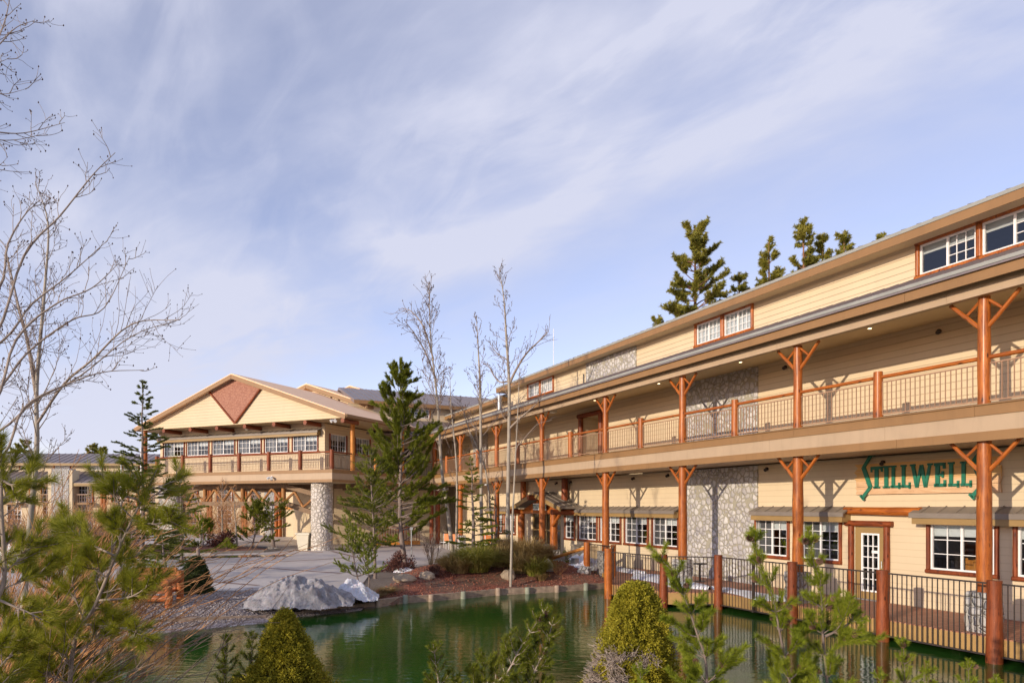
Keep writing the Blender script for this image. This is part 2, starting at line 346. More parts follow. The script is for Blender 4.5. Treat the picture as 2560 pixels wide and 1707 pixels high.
M['timber']=simple('weathered_edging_timber',(.34,.25,.18),.85,.3,6,.4,15,stain=.4)
M['pile']=simple('green_treated_post',(.26,.27,.20),.8,.2,6,.3,15,stain=.3)
g=G('red_deck_planks'); n=g.noise(g.map(g.co,(1,6,1)),2.5,6,.6); sx=g.n.new('ShaderNodeSeparateXYZ'); g.l(g.co,sx.inputs[0])
fq=g.math('FRACT',g.math('DIVIDE',sx.outputs[0],.14)); gap=g.ramp(g.math('ABSOLUTE',g.math('SUBTRACT',fq,.5)),[(.44,0.0),(.47,1.0)])
fl=g.math('FLOOR',g.math('DIVIDE',sx.outputs[0],.14)); wn=g.n.new('ShaderNodeTexWhiteNoise'); wn.noise_dimensions='1D'; g.l(fl,wn.inputs['W'])
col=g.ramp(n.outputs[0],[(.3,(.30,.105,.055)),(.7,(.48,.22,.13))]); col=g.mix(g.math('MULTIPLY',wn.outputs[0],.35),col,(.55,.31,.20)); col=g.mix(gap,col,(.05,.02,.012)); g.set('Base Color',col); g.set('Roughness',.6); g.bump(gap,-.6,.02); M['deck']=g.m
M['deck_fascia']=simple('ochre_deck_fascia',(.40,.24,.085),.6,.12,2.5,.08,30,stain=.25)
# water
g=G('pond_water'); mpw=g.map(g.co,(1,1,1)); n1=g.noise(g.map(g.co,(.9,2.2,1)),2.6,3,.5,.4); n2=g.noise(g.map(g.co,(.5,1.6,1)),9,3,.5,.3)
h=g.math('ADD',n1.outputs[0],g.math('MULTIPLY',n2.outputs[0],.30)); g.set('Base Color',(.020,.070,.010)); g.set('Roughness',.03); g.set('IOR',1.33); g.set('Specular IOR Level',.6); g.bump(h,.055,.10); M['water']=g.m
def snow(name,a,b,c,bs=.5,sc=5):
    g=G(name); n=g.noise(g.co,sc,8,.7); n2=g.noise(g.co,1.3,4,.6); col=g.ramp(n.outputs[0],[(.3,a),(.5,b),(.75,c)]); g.set('Base Color',col); g.set('Roughness',.75); g.set('Subsurface Weight',.08)
    g.bump(g.noise(g.co,9,8,.75).outputs[0],bs,.08); return g.m
M['snow']=snow('old_snow',(.70,.71,.76),(.80,.81,.85),(.86,.87,.90),.4)
M['snow_dirty']=snow('dirty_snow',(.18,.17,.175),(.32,.305,.32),(.54,.53,.55),1.0,4)
M['snow_mid']=snow('greyish_snow',(.50,.50,.53),(.64,.64,.68),(.78,.78,.81),.8,6)
def bark(name,a,b,scale=(6,6,1.5),bump=.6):
    g=G(name); n=g.noise(g.map(g.co,scale),3,7,.65); g.set('Base Color',g.ramp(n.outputs[0],[(.3,a),(.7,b)])); g.set('Roughness',.85); g.bump(n.outputs[0],bump,.03); return g.m
M['aspen']=None
g=G('aspen_bark'); n=g.noise(g.map(g.co,(1.2,1.2,1.2)),2,5); k=g.noise(g.map(g.co,(3,3,9)),2.2,5,.7); col=g.ramp(n.outputs[0],[(.3,(.27,.23,.185)),(.7,(.41,.355,.28))]); col=g.mix(g.ramp(k.outputs[0],[(.62,0.0),(.68,.85)]),col,(.09,.07,.06)); g.set('Base Color',col); g.set('Roughness',.75); M['aspen']=g.m
M['twig']=bark('grey_brown_twig',(.13,.09,.075),(.27,.20,.16),(3,3,3),.1)
M['twig_orange']=bark('orange_willow_twig',(.34,.15,.06),(.58,.32,.14),(3,3,3),.1)
M['twig_grey']=bark('dead_grey_twig',(.26,.20,.16),(.50,.42,.36),(3,3,3),.1)
M['pine_bark']=bark('pine_bark',(.12,.09,.08),(.30,.23,.19))
M['pine_bark_red']=bark('orange_pine_bark',(.16,.07,.04),(.36,.19,.12))
M['bud']=simple('dark_buds',(.07,.035,.03),.7,.3,9,0)
def leaf(name,a,b,c,sc=1.6,trans=.35,rough=.55):
    g=G(name); n=g.noise(g.co,sc,4,.7); n2=g.noise(g.co,sc*14,3,.6); f=g.math('ADD',g.math('MULTIPLY',n.outputs[0],.55),g.math('MULTIPLY',n2.outputs[0],.45)); col=g.ramp(f,[(.33,a),(.5,b),(.68,c)])
    g.set('Base Color',col); g.set('Roughness',rough); g.set('Specular IOR Level',.3); t=g.n.new('ShaderNodeBsdfTranslucent'); g.l(col,t.inputs[0]); ms=g.n.new('ShaderNodeMixShader'); ms.inputs[0].default_value=trans
    g.l(g.b.outputs[0],ms.inputs[1]); g.l(t.outputs[0],ms.inputs[2]); g.l(ms.outputs[0],g.o.inputs[0]); return g.m
M['needle']=leaf('pine_needles',(.07,.10,.010),(.19,.215,.018),(.34,.34,.04))
M['needle_bright']=leaf('fresh_pine_needles',(.11,.15,.010),(.25,.30,.022),(.43,.45,.055),2.5,.4)
M['needle_far']=leaf('far_pine_needles',(.13,.14,.025),(.30,.28,.045),(.46,.39,.08),.6,.3)
M['spruce']=leaf('spruce_needles',(.05,.07,.015),(.12,.14,.022),(.21,.22,.035))
M['gold']=leaf('golden_scale_foliage',(.14,.135,.012),(.32,.285,.02),(.53,.44,.05),3.5,.25,.7)
M['yew']=leaf('dark_green_foliage',(.02,.035,.010),(.05,.07,.018),(.11,.12,.03),3,.2)
M['redleaf']=leaf('red_brown_leaves',(.045,.018,.016),(.12,.045,.035),(.22,.09,.06),3,.2)
M['grass']=leaf('ornamental_grass_blades',(.10,.13,.015),(.25,.25,.04),(.50,.40,.13),5,.3)
M['drygrass']=leaf('dry_tan_grass',(.13,.08,.03),(.33,.23,.09),(.56,.43,.21),5,.3)
M['cone']=simple('pine_cone_scales',(.14,.075,.05),.8,.4,25,.4,60)
M['rock']=simple('tan_boulder',(.34,.265,.19),.85,.25,3,.6,9)
M['rock_grey']=simple('grey_boulder',(.27,.24,.21),.85,.25,3,.6,9)
M['red_wood']=wood_log('orange_bench_wood',(.42,.12,.03),(.24,.06,.016),(.52,.18,.05),.3,.45)
M['white_metal']=simple('white_painted_metal',(.75,.75,.74),.4,.03,3,0)
M['grey_metal']=simple('galvanised_metal',(.36,.37,.38),.4,.1,3,0,metal=.6)
M['cream']=simple('cream_plastic',(.70,.64,.50),.5,.05,2,.03)
M['green_paint']=simple('dark_green_sign_paint',(.015,.165,.10),.5,.12,6,.05)
g=G('sign_planks'); n=g.noise(g.map(g.co,(.8,1,7)),3,7,.65); sx=g.n.new('ShaderNodeSeparateXYZ'); g.l(g.co,sx.inputs[0])
col=g.ramp(n.outputs[0],[(.3,(.50,.29,.15)),(.7,(.74,.50,.30))]); kk=g.vor(g.co,4); col=g.mix(g.ramp(kk.outputs['Distance'],[(.06,.8),(.12,0.0)]),col,(.22,.09,.04)); yl=g.ramp(sx.outputs[2],[(.48,0.0),(.66,.85)]); g.l(g.co,sx.inputs[0]); col=g.mix(yl,col,g.mix(.5,col,(.80,.44,.04))); g.set('Base Color',col); g.set('Roughness',.6); M['sign_wood']=g.m
def emit(name,c,s):
    m=bpy.data.materials.new(name); m.use_nodes=True; b=m.node_tree.nodes['Principled BSDF']; b.inputs['Emission Color'].default_value=(*c,1); b.inputs['Emission Strength'].default_value=s; return m
M['bulb']=emit('warm_downlight',(1,.75,.4),5)
M['blue_sign']=simple('blue_sign_face',(.03,.10,.45),.4,.03,2,0)
M['orange_cloth']=simple('orange_panel',(.62,.20,.06),.6,.1,4,.1)
M['puddle']=simple('wet_puddle',(.06,.08,.07),.03,.2,1,0)
M['teal_snow']=M['snow']
# ---------------------------------------------------------------- frames
nW=Vector((.905,.426,0)); dW=Vector((-.426,.905,0))
WO=nW*17.73; WRZ=math.atan2(.905,-.426)          # local x=along wing, y=outwards, z up
def W(x,y,z=0): p=WO+dW*x-nW*y; return Vector((p.x,p.y,z))
LO=Vector((-10.76,40.8,0)); LRZ=math.atan2(.399,-.917)
lx=Vector((-.917,.399,0)); ly=Vector((-.399,-.917,0))
def LP(x,y,z=0): p=LO+lx*x+ly*y; return Vector((p.x,p.y,z))
MO=nW*17.73+dW*49.4; MRZ=math.atan2(-.426,-.905)
# ---------------------------------------------------------------- window builder
def window(parent,x0,x1,z0,z1,y=0,cols=(2,2),rows=3,blind=.28,screen=0,trim=None,trim_w=.11,sides='LRTB',blind2=None,frame=.045,mun=.02):
    """sliding window: white frame and bars (part) > pane, blind, trim"""
    b=MB(); yf=y-.045
    b.box(x0,x1,yf,y+.012,z0,z0+frame); b.box(x0,x1,yf,y+.012,z1-frame,z1)
    b.box(x0,x0+frame,yf,y+.012,z0+frame,z1-frame); b.box(x1-frame,x1,yf,y+.012,z0+frame,z1-frame)
    ns=len(cols); ww=(x1-x0-2*frame)/ns
    for i in range(1,ns): xm=x0+frame+ww*i; b.box(xm-.028,xm+.028,yf,y+.004,z0+frame,z1-frame)
    for i in range(ns):
        a=x0+frame+ww*i; c=cols[i]
        for k in range(1,c): q=a+ww*k/c; b.box(q-mun/2,q+mun/2,yf+.012,yf+.034,z0+frame,z1-frame)
        if rows>1 and c>0:
            for k in range(1,rows): q=z0+frame+(z1-z0-2*frame)*k/rows; b.box(a+.03,a+ww-.03,yf+.014,yf+.031,q-mun/2,q+mun/2)
    f=part('window',b,M['vinyl'],parent)
    p=MB(); p.quad((x1-frame,yf+.006,z0+frame),(x0+frame,yf+.006,z0+frame),(x0+frame,yf+.006,z1-frame),(x1-frame,yf+.006,z1-frame)); part('pane',p,M['glass'],f)
    if blind>0:
        q=MB(); q.box(x0+.02,x1-.02,y-.10,y-.09,z1-(z1-z0)*blind,z1-.01); part('blind',q,M['blind'],f)
    if screen:
        q=MB()
        a=x0+frame+(ww*(ns-1) if screen>0 else 0); q.box(a+.02,a+ww-.02,y-.075,y-.068,z0+frame,z1-frame-(0 if blind==0 else 0)); 
        part('screen',q,M['screen'],f)
    if trim:
        q=MB(); q.sm=True; r=trim_w/2
        if 'L' in sides: q.tube([(x0-r,y+.03,z0-.0),(x0-r,y+.03,z1)],r,8)
        if 'R' in sides: q.tube([(x1+r,y+.03,z0-.0),(x1+r,y+.03,z1)],r,8)
        if 'T' in sides: q.tube([(x0-2*r,y+.03,z1+r),(x1+2*r,y+.03,z1+r)],r,8)
        if 'B' in sides: q.tube([(x0-2*r,y+.045,z0-r),(x1+2*r,y+.045,z0-r)],r*1.05,8)
        part('log_trim',q,trim,f)
    return f
def railing(parent,pts,z0,ht=1.05,gap=.12,matb=None,matr=None,name='railing_panel',rail_r=.048,proto={}):
    """one panel between two posts: part > top rail, bottom rail, balusters"""
    matb=matb or M['iron_brown']; a,b=Vector(pts[0]),Vector(pts[1]); d=b-a; Ln=d.length; u=d.normalized()
    m=MB(); m.beam(a+Vector((0,0,z0+.10)),b+Vector((0,0,z0+.10)),.03,.03); m.beam(a+Vector((0,0,z0+ht-.13)),b+Vector((0,0,z0+ht-.13)),.03,.03)
    m.beam(a+Vector((0,0,z0+.10)),a+Vector((0,0,z0+ht-.13)),.022,.022); m.beam(b+Vector((0,0,z0+.10)),b+Vector((0,0,z0+ht-.13)),.022,.022)
    pn=part(name,m,matb,parent)
    if matr: log('top_rail',pn,a+Vector((0,0,z0+ht)),b+Vector((0,0,z0+ht)),rail_r,matr,None,9)
    n=max(2,int(round(Ln/gap))); key=(ht,matb.name)
    if key not in proto:
        q=MB(); q.box(-.009,.009,-.009,.009,.10,ht-.13); me=q.mesh('baluster'); me.materials.append(matb); proto[key]=me
    for i in range(1,n):
        p=a+u*(Ln*i/n); o=bpy.data.objects.new('baluster',proto[key]); COL.objects.link(o); place(o,pn,T(p.x,p.y,p.z+z0))
    return pn
# ================================================================ LODGE WING
wing=root('lodge_wing','long cream two storey lodge wing with orange log columns and full length balcony','building',tuple(WO),WRZ)
def segs(b,x0,x1,y0,y1,z0,z1,ln,o):
    x=x0
    nx=x0+o
    while x<x1-.01:
        e=min(nx,x1); b.box(x+.003,e-.003,y0,y1+.0015*(int(nx)%2),z0,z1); x=e; nx+=ln
cols=[9.02,14.03,19.03,23.92,29.57,35.02,40.69]
# --- openings
lw=[(22.0,23.6,),(24.01,25.63),(26.06,27.71),(28.06,29.69),(30.16,31.05)]
low=[(14.45,15.81,1.06,2.26),(16.43,17.74,1.06,2.26),(10.04,11.63,1.05,2.25),(7.9,9.52,1.05,2.25),(5.8,7.4,1.05,2.25)]+[(a,b,1.07,2.26) for a,b in lw]
door=(12.95,13.91,.0,2.11); ent=(31.6,34.9,0.25,2.45)
upw=[(10.47,11.92,8.90,9.70),(8.88,10.32,8.90,9.70),(19.53,20.85,8.93,9.70),(18.02,19.34,8.93,9.70),(34.02,35.38,8.98,9.70),(32.45,33.85,8.98,9.70)]
farlow=[(37.2,38.6,1.07,2.26),(39.0,40.4,1.07,2.26)]
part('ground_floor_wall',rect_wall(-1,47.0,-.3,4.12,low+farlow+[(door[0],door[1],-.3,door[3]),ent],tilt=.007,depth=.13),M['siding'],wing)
rec=(27.6,29.42,4.86,7.15)
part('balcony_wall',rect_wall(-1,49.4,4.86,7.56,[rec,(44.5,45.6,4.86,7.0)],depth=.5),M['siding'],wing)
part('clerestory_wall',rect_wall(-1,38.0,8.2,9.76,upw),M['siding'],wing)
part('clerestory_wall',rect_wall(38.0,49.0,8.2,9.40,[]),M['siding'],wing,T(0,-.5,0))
# dim rooms behind the windows
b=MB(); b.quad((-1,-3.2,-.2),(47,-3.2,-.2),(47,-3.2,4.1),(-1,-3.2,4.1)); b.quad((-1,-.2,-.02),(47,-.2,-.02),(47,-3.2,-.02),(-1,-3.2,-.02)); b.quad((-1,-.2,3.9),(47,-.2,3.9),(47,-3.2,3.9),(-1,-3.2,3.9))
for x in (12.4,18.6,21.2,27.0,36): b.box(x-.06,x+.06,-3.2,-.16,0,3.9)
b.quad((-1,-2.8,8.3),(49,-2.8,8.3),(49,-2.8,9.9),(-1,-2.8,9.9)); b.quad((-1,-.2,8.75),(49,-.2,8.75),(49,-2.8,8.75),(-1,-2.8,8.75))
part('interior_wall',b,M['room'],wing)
b=MB(); b.box(rec[0],rec[1],-2.2,-2.1,4.86,7.2); b.box(44.4,45.7,-1.6,-1.5,4.86,7.1); part('hallway_wall',b,M['siding'],wing)
b=MB(); b.quad((rec[0],-.5,4.86),(rec[0],-2.1,4.86),(rec[0],-2.1,7.15),(rec[0],-.5,7.15)); b.quad((rec[1],-.5,4.86),(rec[1],-2.1,4.86),(rec[1],-2.1,7.15),(rec[1],-.5,7.15)); b.quad((rec[0],-.5,7.15),(rec[1],-.5,7.15),(rec[1],-2.1,7.15),(rec[0],-2.1,7.15)); part('hallway_wall',b,M['siding'],wing)
for x in (rec[0]-.02,rec[1]+.02): log('door_log',wing,(x,.08,4.88),(x,.08,7.1),.13,M['log_red'])
log('door_log',wing,(rec[0]-.25,.08,7.2),(rec[1]+.25,.08,7.2),.12,M['log_red'])
# chimney stonework
b=MB(); b.box(17.70,21.75,-.02,.055,-.1,4.115); b.box(17.70,21.75,-.02,.055,4.87,7.535); part('stone_chimney_breast',b,M['stone'],wing)
b=MB(); b.box(24.8,28.98,-.02,.06,8.3,9.74); part('stone_panel',b,M['stone'],wing)
b=MB(); b.box(41.4,43.9,-.02,.06,4.87,7.53); part('stone_panel',b,M['stone'],wing)
# body behind
b=MB(); b.box(-1,49.4,-10,-3.3,-.3,9.6); part('rear_wall',b,M['siding'],wing)
# balcony deck
b=MB(); b.box(-1,49.4,0.02,2.42,4.16,4.858); part('balcony_floor',b,M['tan_band'],wing)
b=MB(); segs(b,-1,47.0,2.421,2.46,4.64,4.86,4.88,.3); segs(b,-1,47.0,2.421,2.46,4.10,4.30,4.88,2.1); b.box(-1,47.0,2.38,2.50,4.862,4.885); part('balcony_trim',b,M['brown_band'],wing)
b=MB(); segs(b,-1,47.0,2.4215,2.435,4.302,4.638,3.66,1.2); part('balcony_fascia',b,M['tan_band'],wing)
# balcony ceiling, beam and shed roof
b=MB()
k=-1
while k<49: b.box(k,k+.145,.01,2.70,7.545,7.60); k+=.15
part('balcony_ceiling',b,M['soffit'],wing)
b=MB(); segs(b,-1,47.3,2.28,2.46,7.22,7.543,4.88,.9); part('eave_beam',b,M['tan_band'],wing)
b=MB(); segs(b,-1,47.3,2.705,2.74,7.44,7.71,4.88,1.7); part('eave_fascia',b,M['brown_band'],wing)
b=MB(); b.prism([(2.80,7.70),(2.80,7.775),(.0,8.82),(.0,8.74)],0,-1,46.9)
b.prism([(2.745,7.66),(2.81,7.66),(2.81,7.70),(2.745,7.70)],0,-1,46.9); ed=b
x=-.8
while x<46.5:
    b.beam((x,2.80,7.79),(x,.02,8.835),.03,.035); x+=.43
part('balcony_roof',b,M['roof_metal'],wing)
b=MB(); b.box(-1,46.9,2.80,2.825,7.705,7.785); part('drip_edge',b,M['roof_edge'],wing)
# main roof
def main_roof(x0,x1,dz,yo):
    b=MB(); b.prism([(.66+yo,9.955+dz),(.66+yo,10.0+dz),(-5+yo,12.03+dz),(-10.6,10.0+dz),(-10.6,9.955+dz),(-5+yo,11.95+dz)],0,x0,x1)
    x=x0+.1
    while x<x1: b.beam((x,.66+yo,10.02+dz),(x,-5+yo,12.05+dz),.03,.04); x+=.43
    rf=part('main_roof',b,M['roof_metal'],wing)
    b=MB(); b.box(x0,x1,.63+yo,.655+yo,9.70+dz,9.955+dz); b.box(x0+.001,x0+.03,-10.5,.628+yo,9.70+dz,9.955+dz); b.box(x1-.03,x1-.001,-10.5,.628+yo,9.70+dz,9.955+dz); part('roof_fascia',b,M['brown_band'],wing)
    b=MB(); b.box(x0,x1,.656+yo,.675+yo,9.93+dz,10.02+dz); part('drip_edge',b,M['roof_edge'],wing)
    b=MB(); k=x0
    b.box(x0+.03,x1-.03,-.02+yo,.629+yo,9.76+dz,9.80+dz); part('roof_soffit',b,M['soffit'],wing)
main_roof(-1,38.6,0,0); main_roof(38.9,50.5,-.40,-.5)
b=MB(); b.prism([(0,9.7),(-10,9.7),(-5,11.9)],0,38.05,38.2); part('gable_wall',b,M['siding'],wing)
# windows
for i,(a,c,z0,z1) in enumerate(low+farlow):
    wide=(c-a)>1.2
    window(wing,a,c,z0,z1,cols=(2,2) if wide else (2,),rows=4 if i in (0,1,5,6,7,8,9) else 3,blind=.27,screen=(1 if i in(0,1,6,7,8,5) else 0),trim=M['log_red'],sides='LRB')
for i,(a,c,z0,z1) in enumerate(upw):
    window(wing,a,c,z0,z1,cols=(3,0) if i<2 else (3,3),rows=3,blind=(.30 if i<2 else .96),trim=M['log'],trim_w=.12,sides='LRTB')
# log sill under the far windows and wing lintel
# visors
def visor(x0,x1,zt=2.70,parent=wing,y0=0,dz=0):
    b=MB(); b.prism([(y0+.01,zt),(y0+.01,zt-.04),(y0+.40,zt-.22),(y0+.40,zt-.30),(y0+.43,zt-.30),(y0+.43,zt-.17)],0,x0-.06,x1+.06)
    x=x0+.2
    while x<x1: b.beam((x,y0+.02,zt+.01),(x,y0+.42,zt-.16),.025,.03); x+=.46
    v=part('window_awning',b,M['visor'],parent)
    b=MB(); b.box(x0,x1,y0+.36,y0+.39,zt-.46,zt-.26); b.box(x0,x0+.03,y0+.02,y0+.358,zt-.46,zt-.2); b.box(x1-.03,x1,y0+.02,y0+.358,zt-.46,zt-.2); b.box(x0+.03,x1-.03,y0+.02,y0+.358,zt-.46,zt-.44); part('awning_fascia',b,M['ochre'],v)
visor(14.05,17.66); visor(-.5,11.9); visor(21.80,31.15); visor(36.8,40.9)
log('log_lintel',wing,(11.8,.13,2.56),(14.15,.13,2.58),.125,M['log'],.11)
# door
dr=MB(); dr.box(door[0],door[0]+.19,-.07,-.02,0.03,2.10); dr.box(door[1]-.19,door[1],-.07,-.02,0.03,2.10); dr.box(door[0]+.19,door[1]-.19,-.07,-.02,0.03,.24); dr.box(door[0]+.19,door[1]-.19,-.07,-.02,1.93,2.10)
D=part('door',dr,M['ochre'],wing)
b=MB(); gx0,gx1,gz0,gz1=door[0]+.19,door[1]-.19,.24,1.93
b.box(gx0,gx0+.05,-.065,-.012,gz0,gz1); b.box(gx1-.05,gx1,-.065,-.012,gz0,gz1); b.box(gx0+.05,gx1-.05,-.065,-.012,gz0,gz0+.05); b.box(gx0+.05,gx1-.05,-.065,-.012,gz1-.05,gz1)
for k in (1,2): q=gx0+.05+(gx1-gx0-.1)*k/3; b.box(q-.013,q+.013,-.055,-.02,gz0+.05,gz1-.05)
for k in range(1,5): q=gz0+.05+(gz1-gz0-.1)*k/5; b.box(gx0+.05,gx1-.05,-.053,-.022,q-.013,q+.013)
part('door_grille',b,M['vinyl'],D)
b=MB(); b.quad((gx1,-.045,gz0),(gx0,-.045,gz0),(gx0,-.045,gz1),(gx1,-.045,gz1)); part('pane',b,M['glass'],D)
b=MB(); b.box(gx0+.05,gx0+.24,-.018,-.014,1.36,1.44); part('door_notice',b,M['vinyl'],D)
b=MB(); b.sm=True; b.tube([(door[0]+.10,.02,1.15),(door[0]+.10,.02,.95)],.014,6); b.box(door[0]+.085,door[0]+.115,-.02,.02,1.0,1.02); part('door_handle',b,M['grey_metal'],D)
b=MB(); b.box(door[0],door[1],-.1,.08,-.02,.03); part('door_sill',b,M['grey_metal'],D)
log('door_post',wing,(door[0]-.09,.06,0),(door[0]-.09,.06,2.13),.085,M['log_red']); log('door_post',wing,(door[1]+.09,.06,0),(door[1]+.09,.06,2.13),.085,M['log_red'])
log('door_lintel',wing,(door[0]-.27,.07,2.21),(door[1]+.27,.07,2.21),.085,M['log_red'])
# columns
def column(x,up,zb,zt,r):
    c=log('log_column',wing,(x,2.19,zb),(x,2.19,zt),r,M['log'],r*.9,16,wob=.06)
    for s in (-1,1):
        log('brace',c,(x+s*r*.7,2.19,zt-.66),(x+s*.72,2.19,zt-.01),.05,M['log'],.045,8)
        log('brace',c,(x+s*r*.8,2.19,zt-.10),(x+s*.40,2.19,zt-.36),.035,M['log'],.03,7)
    return c
def stone_base(parent,x,y,z0,z1,hw,seed):
    rg=random.Random(seed); b=MB(); b.sm=True; k=10; n=14
    for i in range(n):
        z=z0+(z1-z0)*i/(n-1)
        for j in range(40):
            a=2*math.pi*j/40; c,s=math.cos(a),math.sin(a); q=hw/max(abs(c),abs(s))**.75
            p=Vector((x+c*q,y+s*q,z)); dd=1+.10*noise.noise(p*5+Vector((seed,0,0)))+.05*noise.noise(p*12)
            b.v.append((x+c*q*dd,y+s*q*dd,z))
    for i in range(n-1):
        for j in range(40): b.f.append((i*40+j,i*40+(j+1)%40,(i+1)*40+(j+1)%40,(i+1)*40+j))
    b.f.append(tuple((n-1)*40+j for j in range(40)))
    return part('stone_base',b,M['stone_base'],parent)
for i,x in enumerate(cols):
    zb=-.2 if i<4 else 0.0
    c=column(x,0,.84,4.14,.155); stone_base(c,x,2.19,zb,.86,.27,i)
    column(x,1,4.885,7.24,.13)
# balcony posts and railings
ps=[4.0]+cols+[45.9]
mids=[(ps[i]+ps[i+1])/2 for i in range(len(ps)-1)]
mids[1]=11.54; mids[2]=16.5; mids[3]=21.47; mids[4]=26.8
for x in mids: log('railing_post',wing,(x,2.19,4.885),(x,2.19,6.06),.115,M['log'],.11,14)
allp=sorted(ps+mids)
for a,b_ in zip(allp[:-1],allp[1:]):
    railing(wing,[(a+.12,2.19,0),(b_-.12,2.19,0)],4.885,1.03,.122,M['iron_brown'],M['log'])
# downlights and little wall lamps
for x in (6.8,12.6,17.4,21.8,26.5,31):
    b=MB(); b.sm=True; b.tube([(x,1.1,7.515),(x,1.1,7.542)],.07,12); d=part('downlight',b,M['vinyl'],wing); b=MB(); b.tube([(x,1.1,7.508),(x,1.1,7.514)],.045,10); part('bulb',b,M['bulb'],d)
for x,z in ((11.4,7.28),(16.5,7.28),(21.9,7.3),(27.0,7.3),(13.0,3.95),(17.3,3.98),(22.6,3.98),(25.0,3.95),(30.5,3.95),(32,3.95)):
    b=MB(); b.sm=True; b.tube([(x,.0,z),(x,.05,z)],.06,10); b.tube([(x,.05,z),(x-.04,.14,z-.05)],[.035,.06],8); part('spotlight',b,M['iron'],wing)
b=MB(); b.box(29.7,30.1,1.3,1.7,7.36,7.545); part('ceiling_light',b,M['white_metal'],wing)
# entrance porch with gable
px0,px1,pc=29.35,35.25,32.3
b=MB()
for s,xe in ((1,px0),(-1,px1)):
    b.prism([(xe,2.58),(xe,2.68),(pc,3.46),(pc,3.34)],1,.0,1.25)
x=.1
while x<1.2: b.beam((px0,x,2.70),(pc,x,3.48),.03,.035); b.beam((px1,x,2.70),(pc,x,3.48),.03,.035); x+=.4
pr=part('porch_roof',b,M['visor'],wing)
b=MB()
for xe in (px0,px1): b.beam((xe,1.27,2.53),(pc,1.27,3.31),.04,.20)
part('barge_board',b,M['ochre'],pr)
b=MB(); b.prism([(29.9,2.5),(34.7,2.5),(pc,3.2)],1,.70,.75); part('porch_gable',b,M['log'],wing)
log('ridge_log',wing,(pc,.1,3.17),(pc,1.6,3.17),.14,M['log_red']); log('eave_log',wing,(px0+.3,.1,2.42),(px0+.3,1.62,2.42),.14,M['log_red']); log('eave_log',wing,(px1-.3,.1,2.42),(px1-.3,1.62,2.42),.14,M['log_red'])
log('porch_beam',wing,(px0+.2,.72,2.42),(px1-.2,.72,2.42),.13,M['log'])
for x in (31.25,35.1): log('porch_post',wing,(x,.62,.45),(x,.62,2.35),.2,M['log']); b=MB(); b.box(x-.24,x+.24,.38,.86,0.1,.46); part('post_plinth',b,M['stone_base'],wing)
log('brace',wing,(31.1,.75,1.7),(30.3,.75,2.35),.08,M['log'])
for x in (30.75,35.6): log('log_column',wing,(x,.25,2.75),(x,.25,4.14),.17,M['log_red'] if x<33 else M['log'])
ex0,ex1,ez0,ez1=ent; b=MB()
b.box(ex0,ex0+.09,-.08,-.01,ez0,ez1); b.box(ex1-.09,ex1,-.08,-.01,ez0,ez1); b.box(ex0+.09,ex1-.09,-.08,-.01,ez1-.14,ez1); b.box(ex0+.09,ex1-.09,-.08,-.01,ez0,ez0+.12)
for k in (1,2,3): q=ex0+(ex1-ex0)*k/4; b.box(q-.05,q+.05,-.078,-.012,ez0+.12,ez1-.14)
b.box(ex0+.09,ex1-.09,-.076,-.014,1.35,1.44)
e=part('entrance_door',b,M['ochre'],wing); b=MB(); b.quad((ex1,-.05,ez0),(ex0,-.05,ez0),(ex0,-.05,ez1),(ex1,-.05,ez1)); part('pane',b,M['glass'],e)
b=MB(); b.box(29.2,36,-.02,1.4,.02,.22); part('entrance_step',b,M['rock_grey'],wing)
# antenna, roof vent
b=MB(); b.sm=True; b.tube([(33.5,-.6,10.2),(33.5,-.6,12.6)],.02,6); part('antenna',b,M['white_metal'],wing)
b=MB(); b.sm=True; b.tube([(37.3,1.0,8.35),(37.3,1.0,9.15)],.13,12); b.tube([(37.3,1.0,9.15),(37.3,1.0,9.30)],.17,12); part('roof_vent',b,M['grey_metal'],wing)
b=MB(); b.sm=True; b.tube([(27.8,.9,8.3),(27.8,.9,8.95)],.035,8); part('roof_vent',b,M['iron'],wing)
b=MB(); b.sm=True; b.box(21.8,22.0,2.0,2.3,9.0,9.001)
# utility cabinet by the entrance
b=MB(); b.box(28.0,29.6,.02,.5,.1,.75); b.box(27.95,29.65,.02,.56,.752,.80); part('utility_box',b,M['siding'],wing)
# ================================================================ signs
sg=root('name_sign','plank sign reading STILLWELLS in tall green letters, mounted above the white grille door','sign',tuple(W(11.9,.03,2.9)),WRZ)
def SG(x,z): return (x-11.9,z-2.9)
rs=random.Random(3); b=MB(); nplk=4; zb,zt=3.05,3.93
for k in range(nplk):
    a=zb+(zt-zb)*k/nplk; c=zb+(zt-zb)*(k+1)/nplk-.008; e0=[rs.uniform(-.06,.02) for _ in range(2)]; e1=[rs.uniform(-.02,.06) for _ in range(2)]; m=(a+c)/2
    poly=[(9.9+e0[0]-11.9,a-2.9),(13.82+e1[0]-11.9,a-2.9),(13.76+e1[1]-11.9,m-2.9),(13.83+e1[0]-11.9,c-2.9),(9.9+e0[1]-11.9,c-2.9)]
    b.prism(poly,1,.0,.05+.004*(k%2))
part('sign_board',b,M['sign_wood'],sg)
def stroke_letter(polys,x,z,name='letter'):
    b=MB()
    for p in polys:
        pts=[(x-px_-11.9,z+pz_-2.9) for px_,pz_ in p]
        ar=sum(pts[i][0]*pts[(i+1)%len(pts)][1]-pts[(i+1)%len(pts)][0]*pts[i][1] for i in range(len(pts)))
        if ar>0: pts=pts[::-1]
        b.prism(pts,1,.056,.10)
    part(name,b,M['green_paint'],sg)
def Lbar(x0,z0,x1,z1,w_):
    d=Vector((x1-x0,z1-z0)).normalized(); n=Vector((-d.y,d.x))*w_/2
    return [(x0+n.x,z0+n.y),(x1+n.x,z1+n.y),(x1-n.x,z1-n.y),(x0-n.x,z0-n.y)]
H=.62
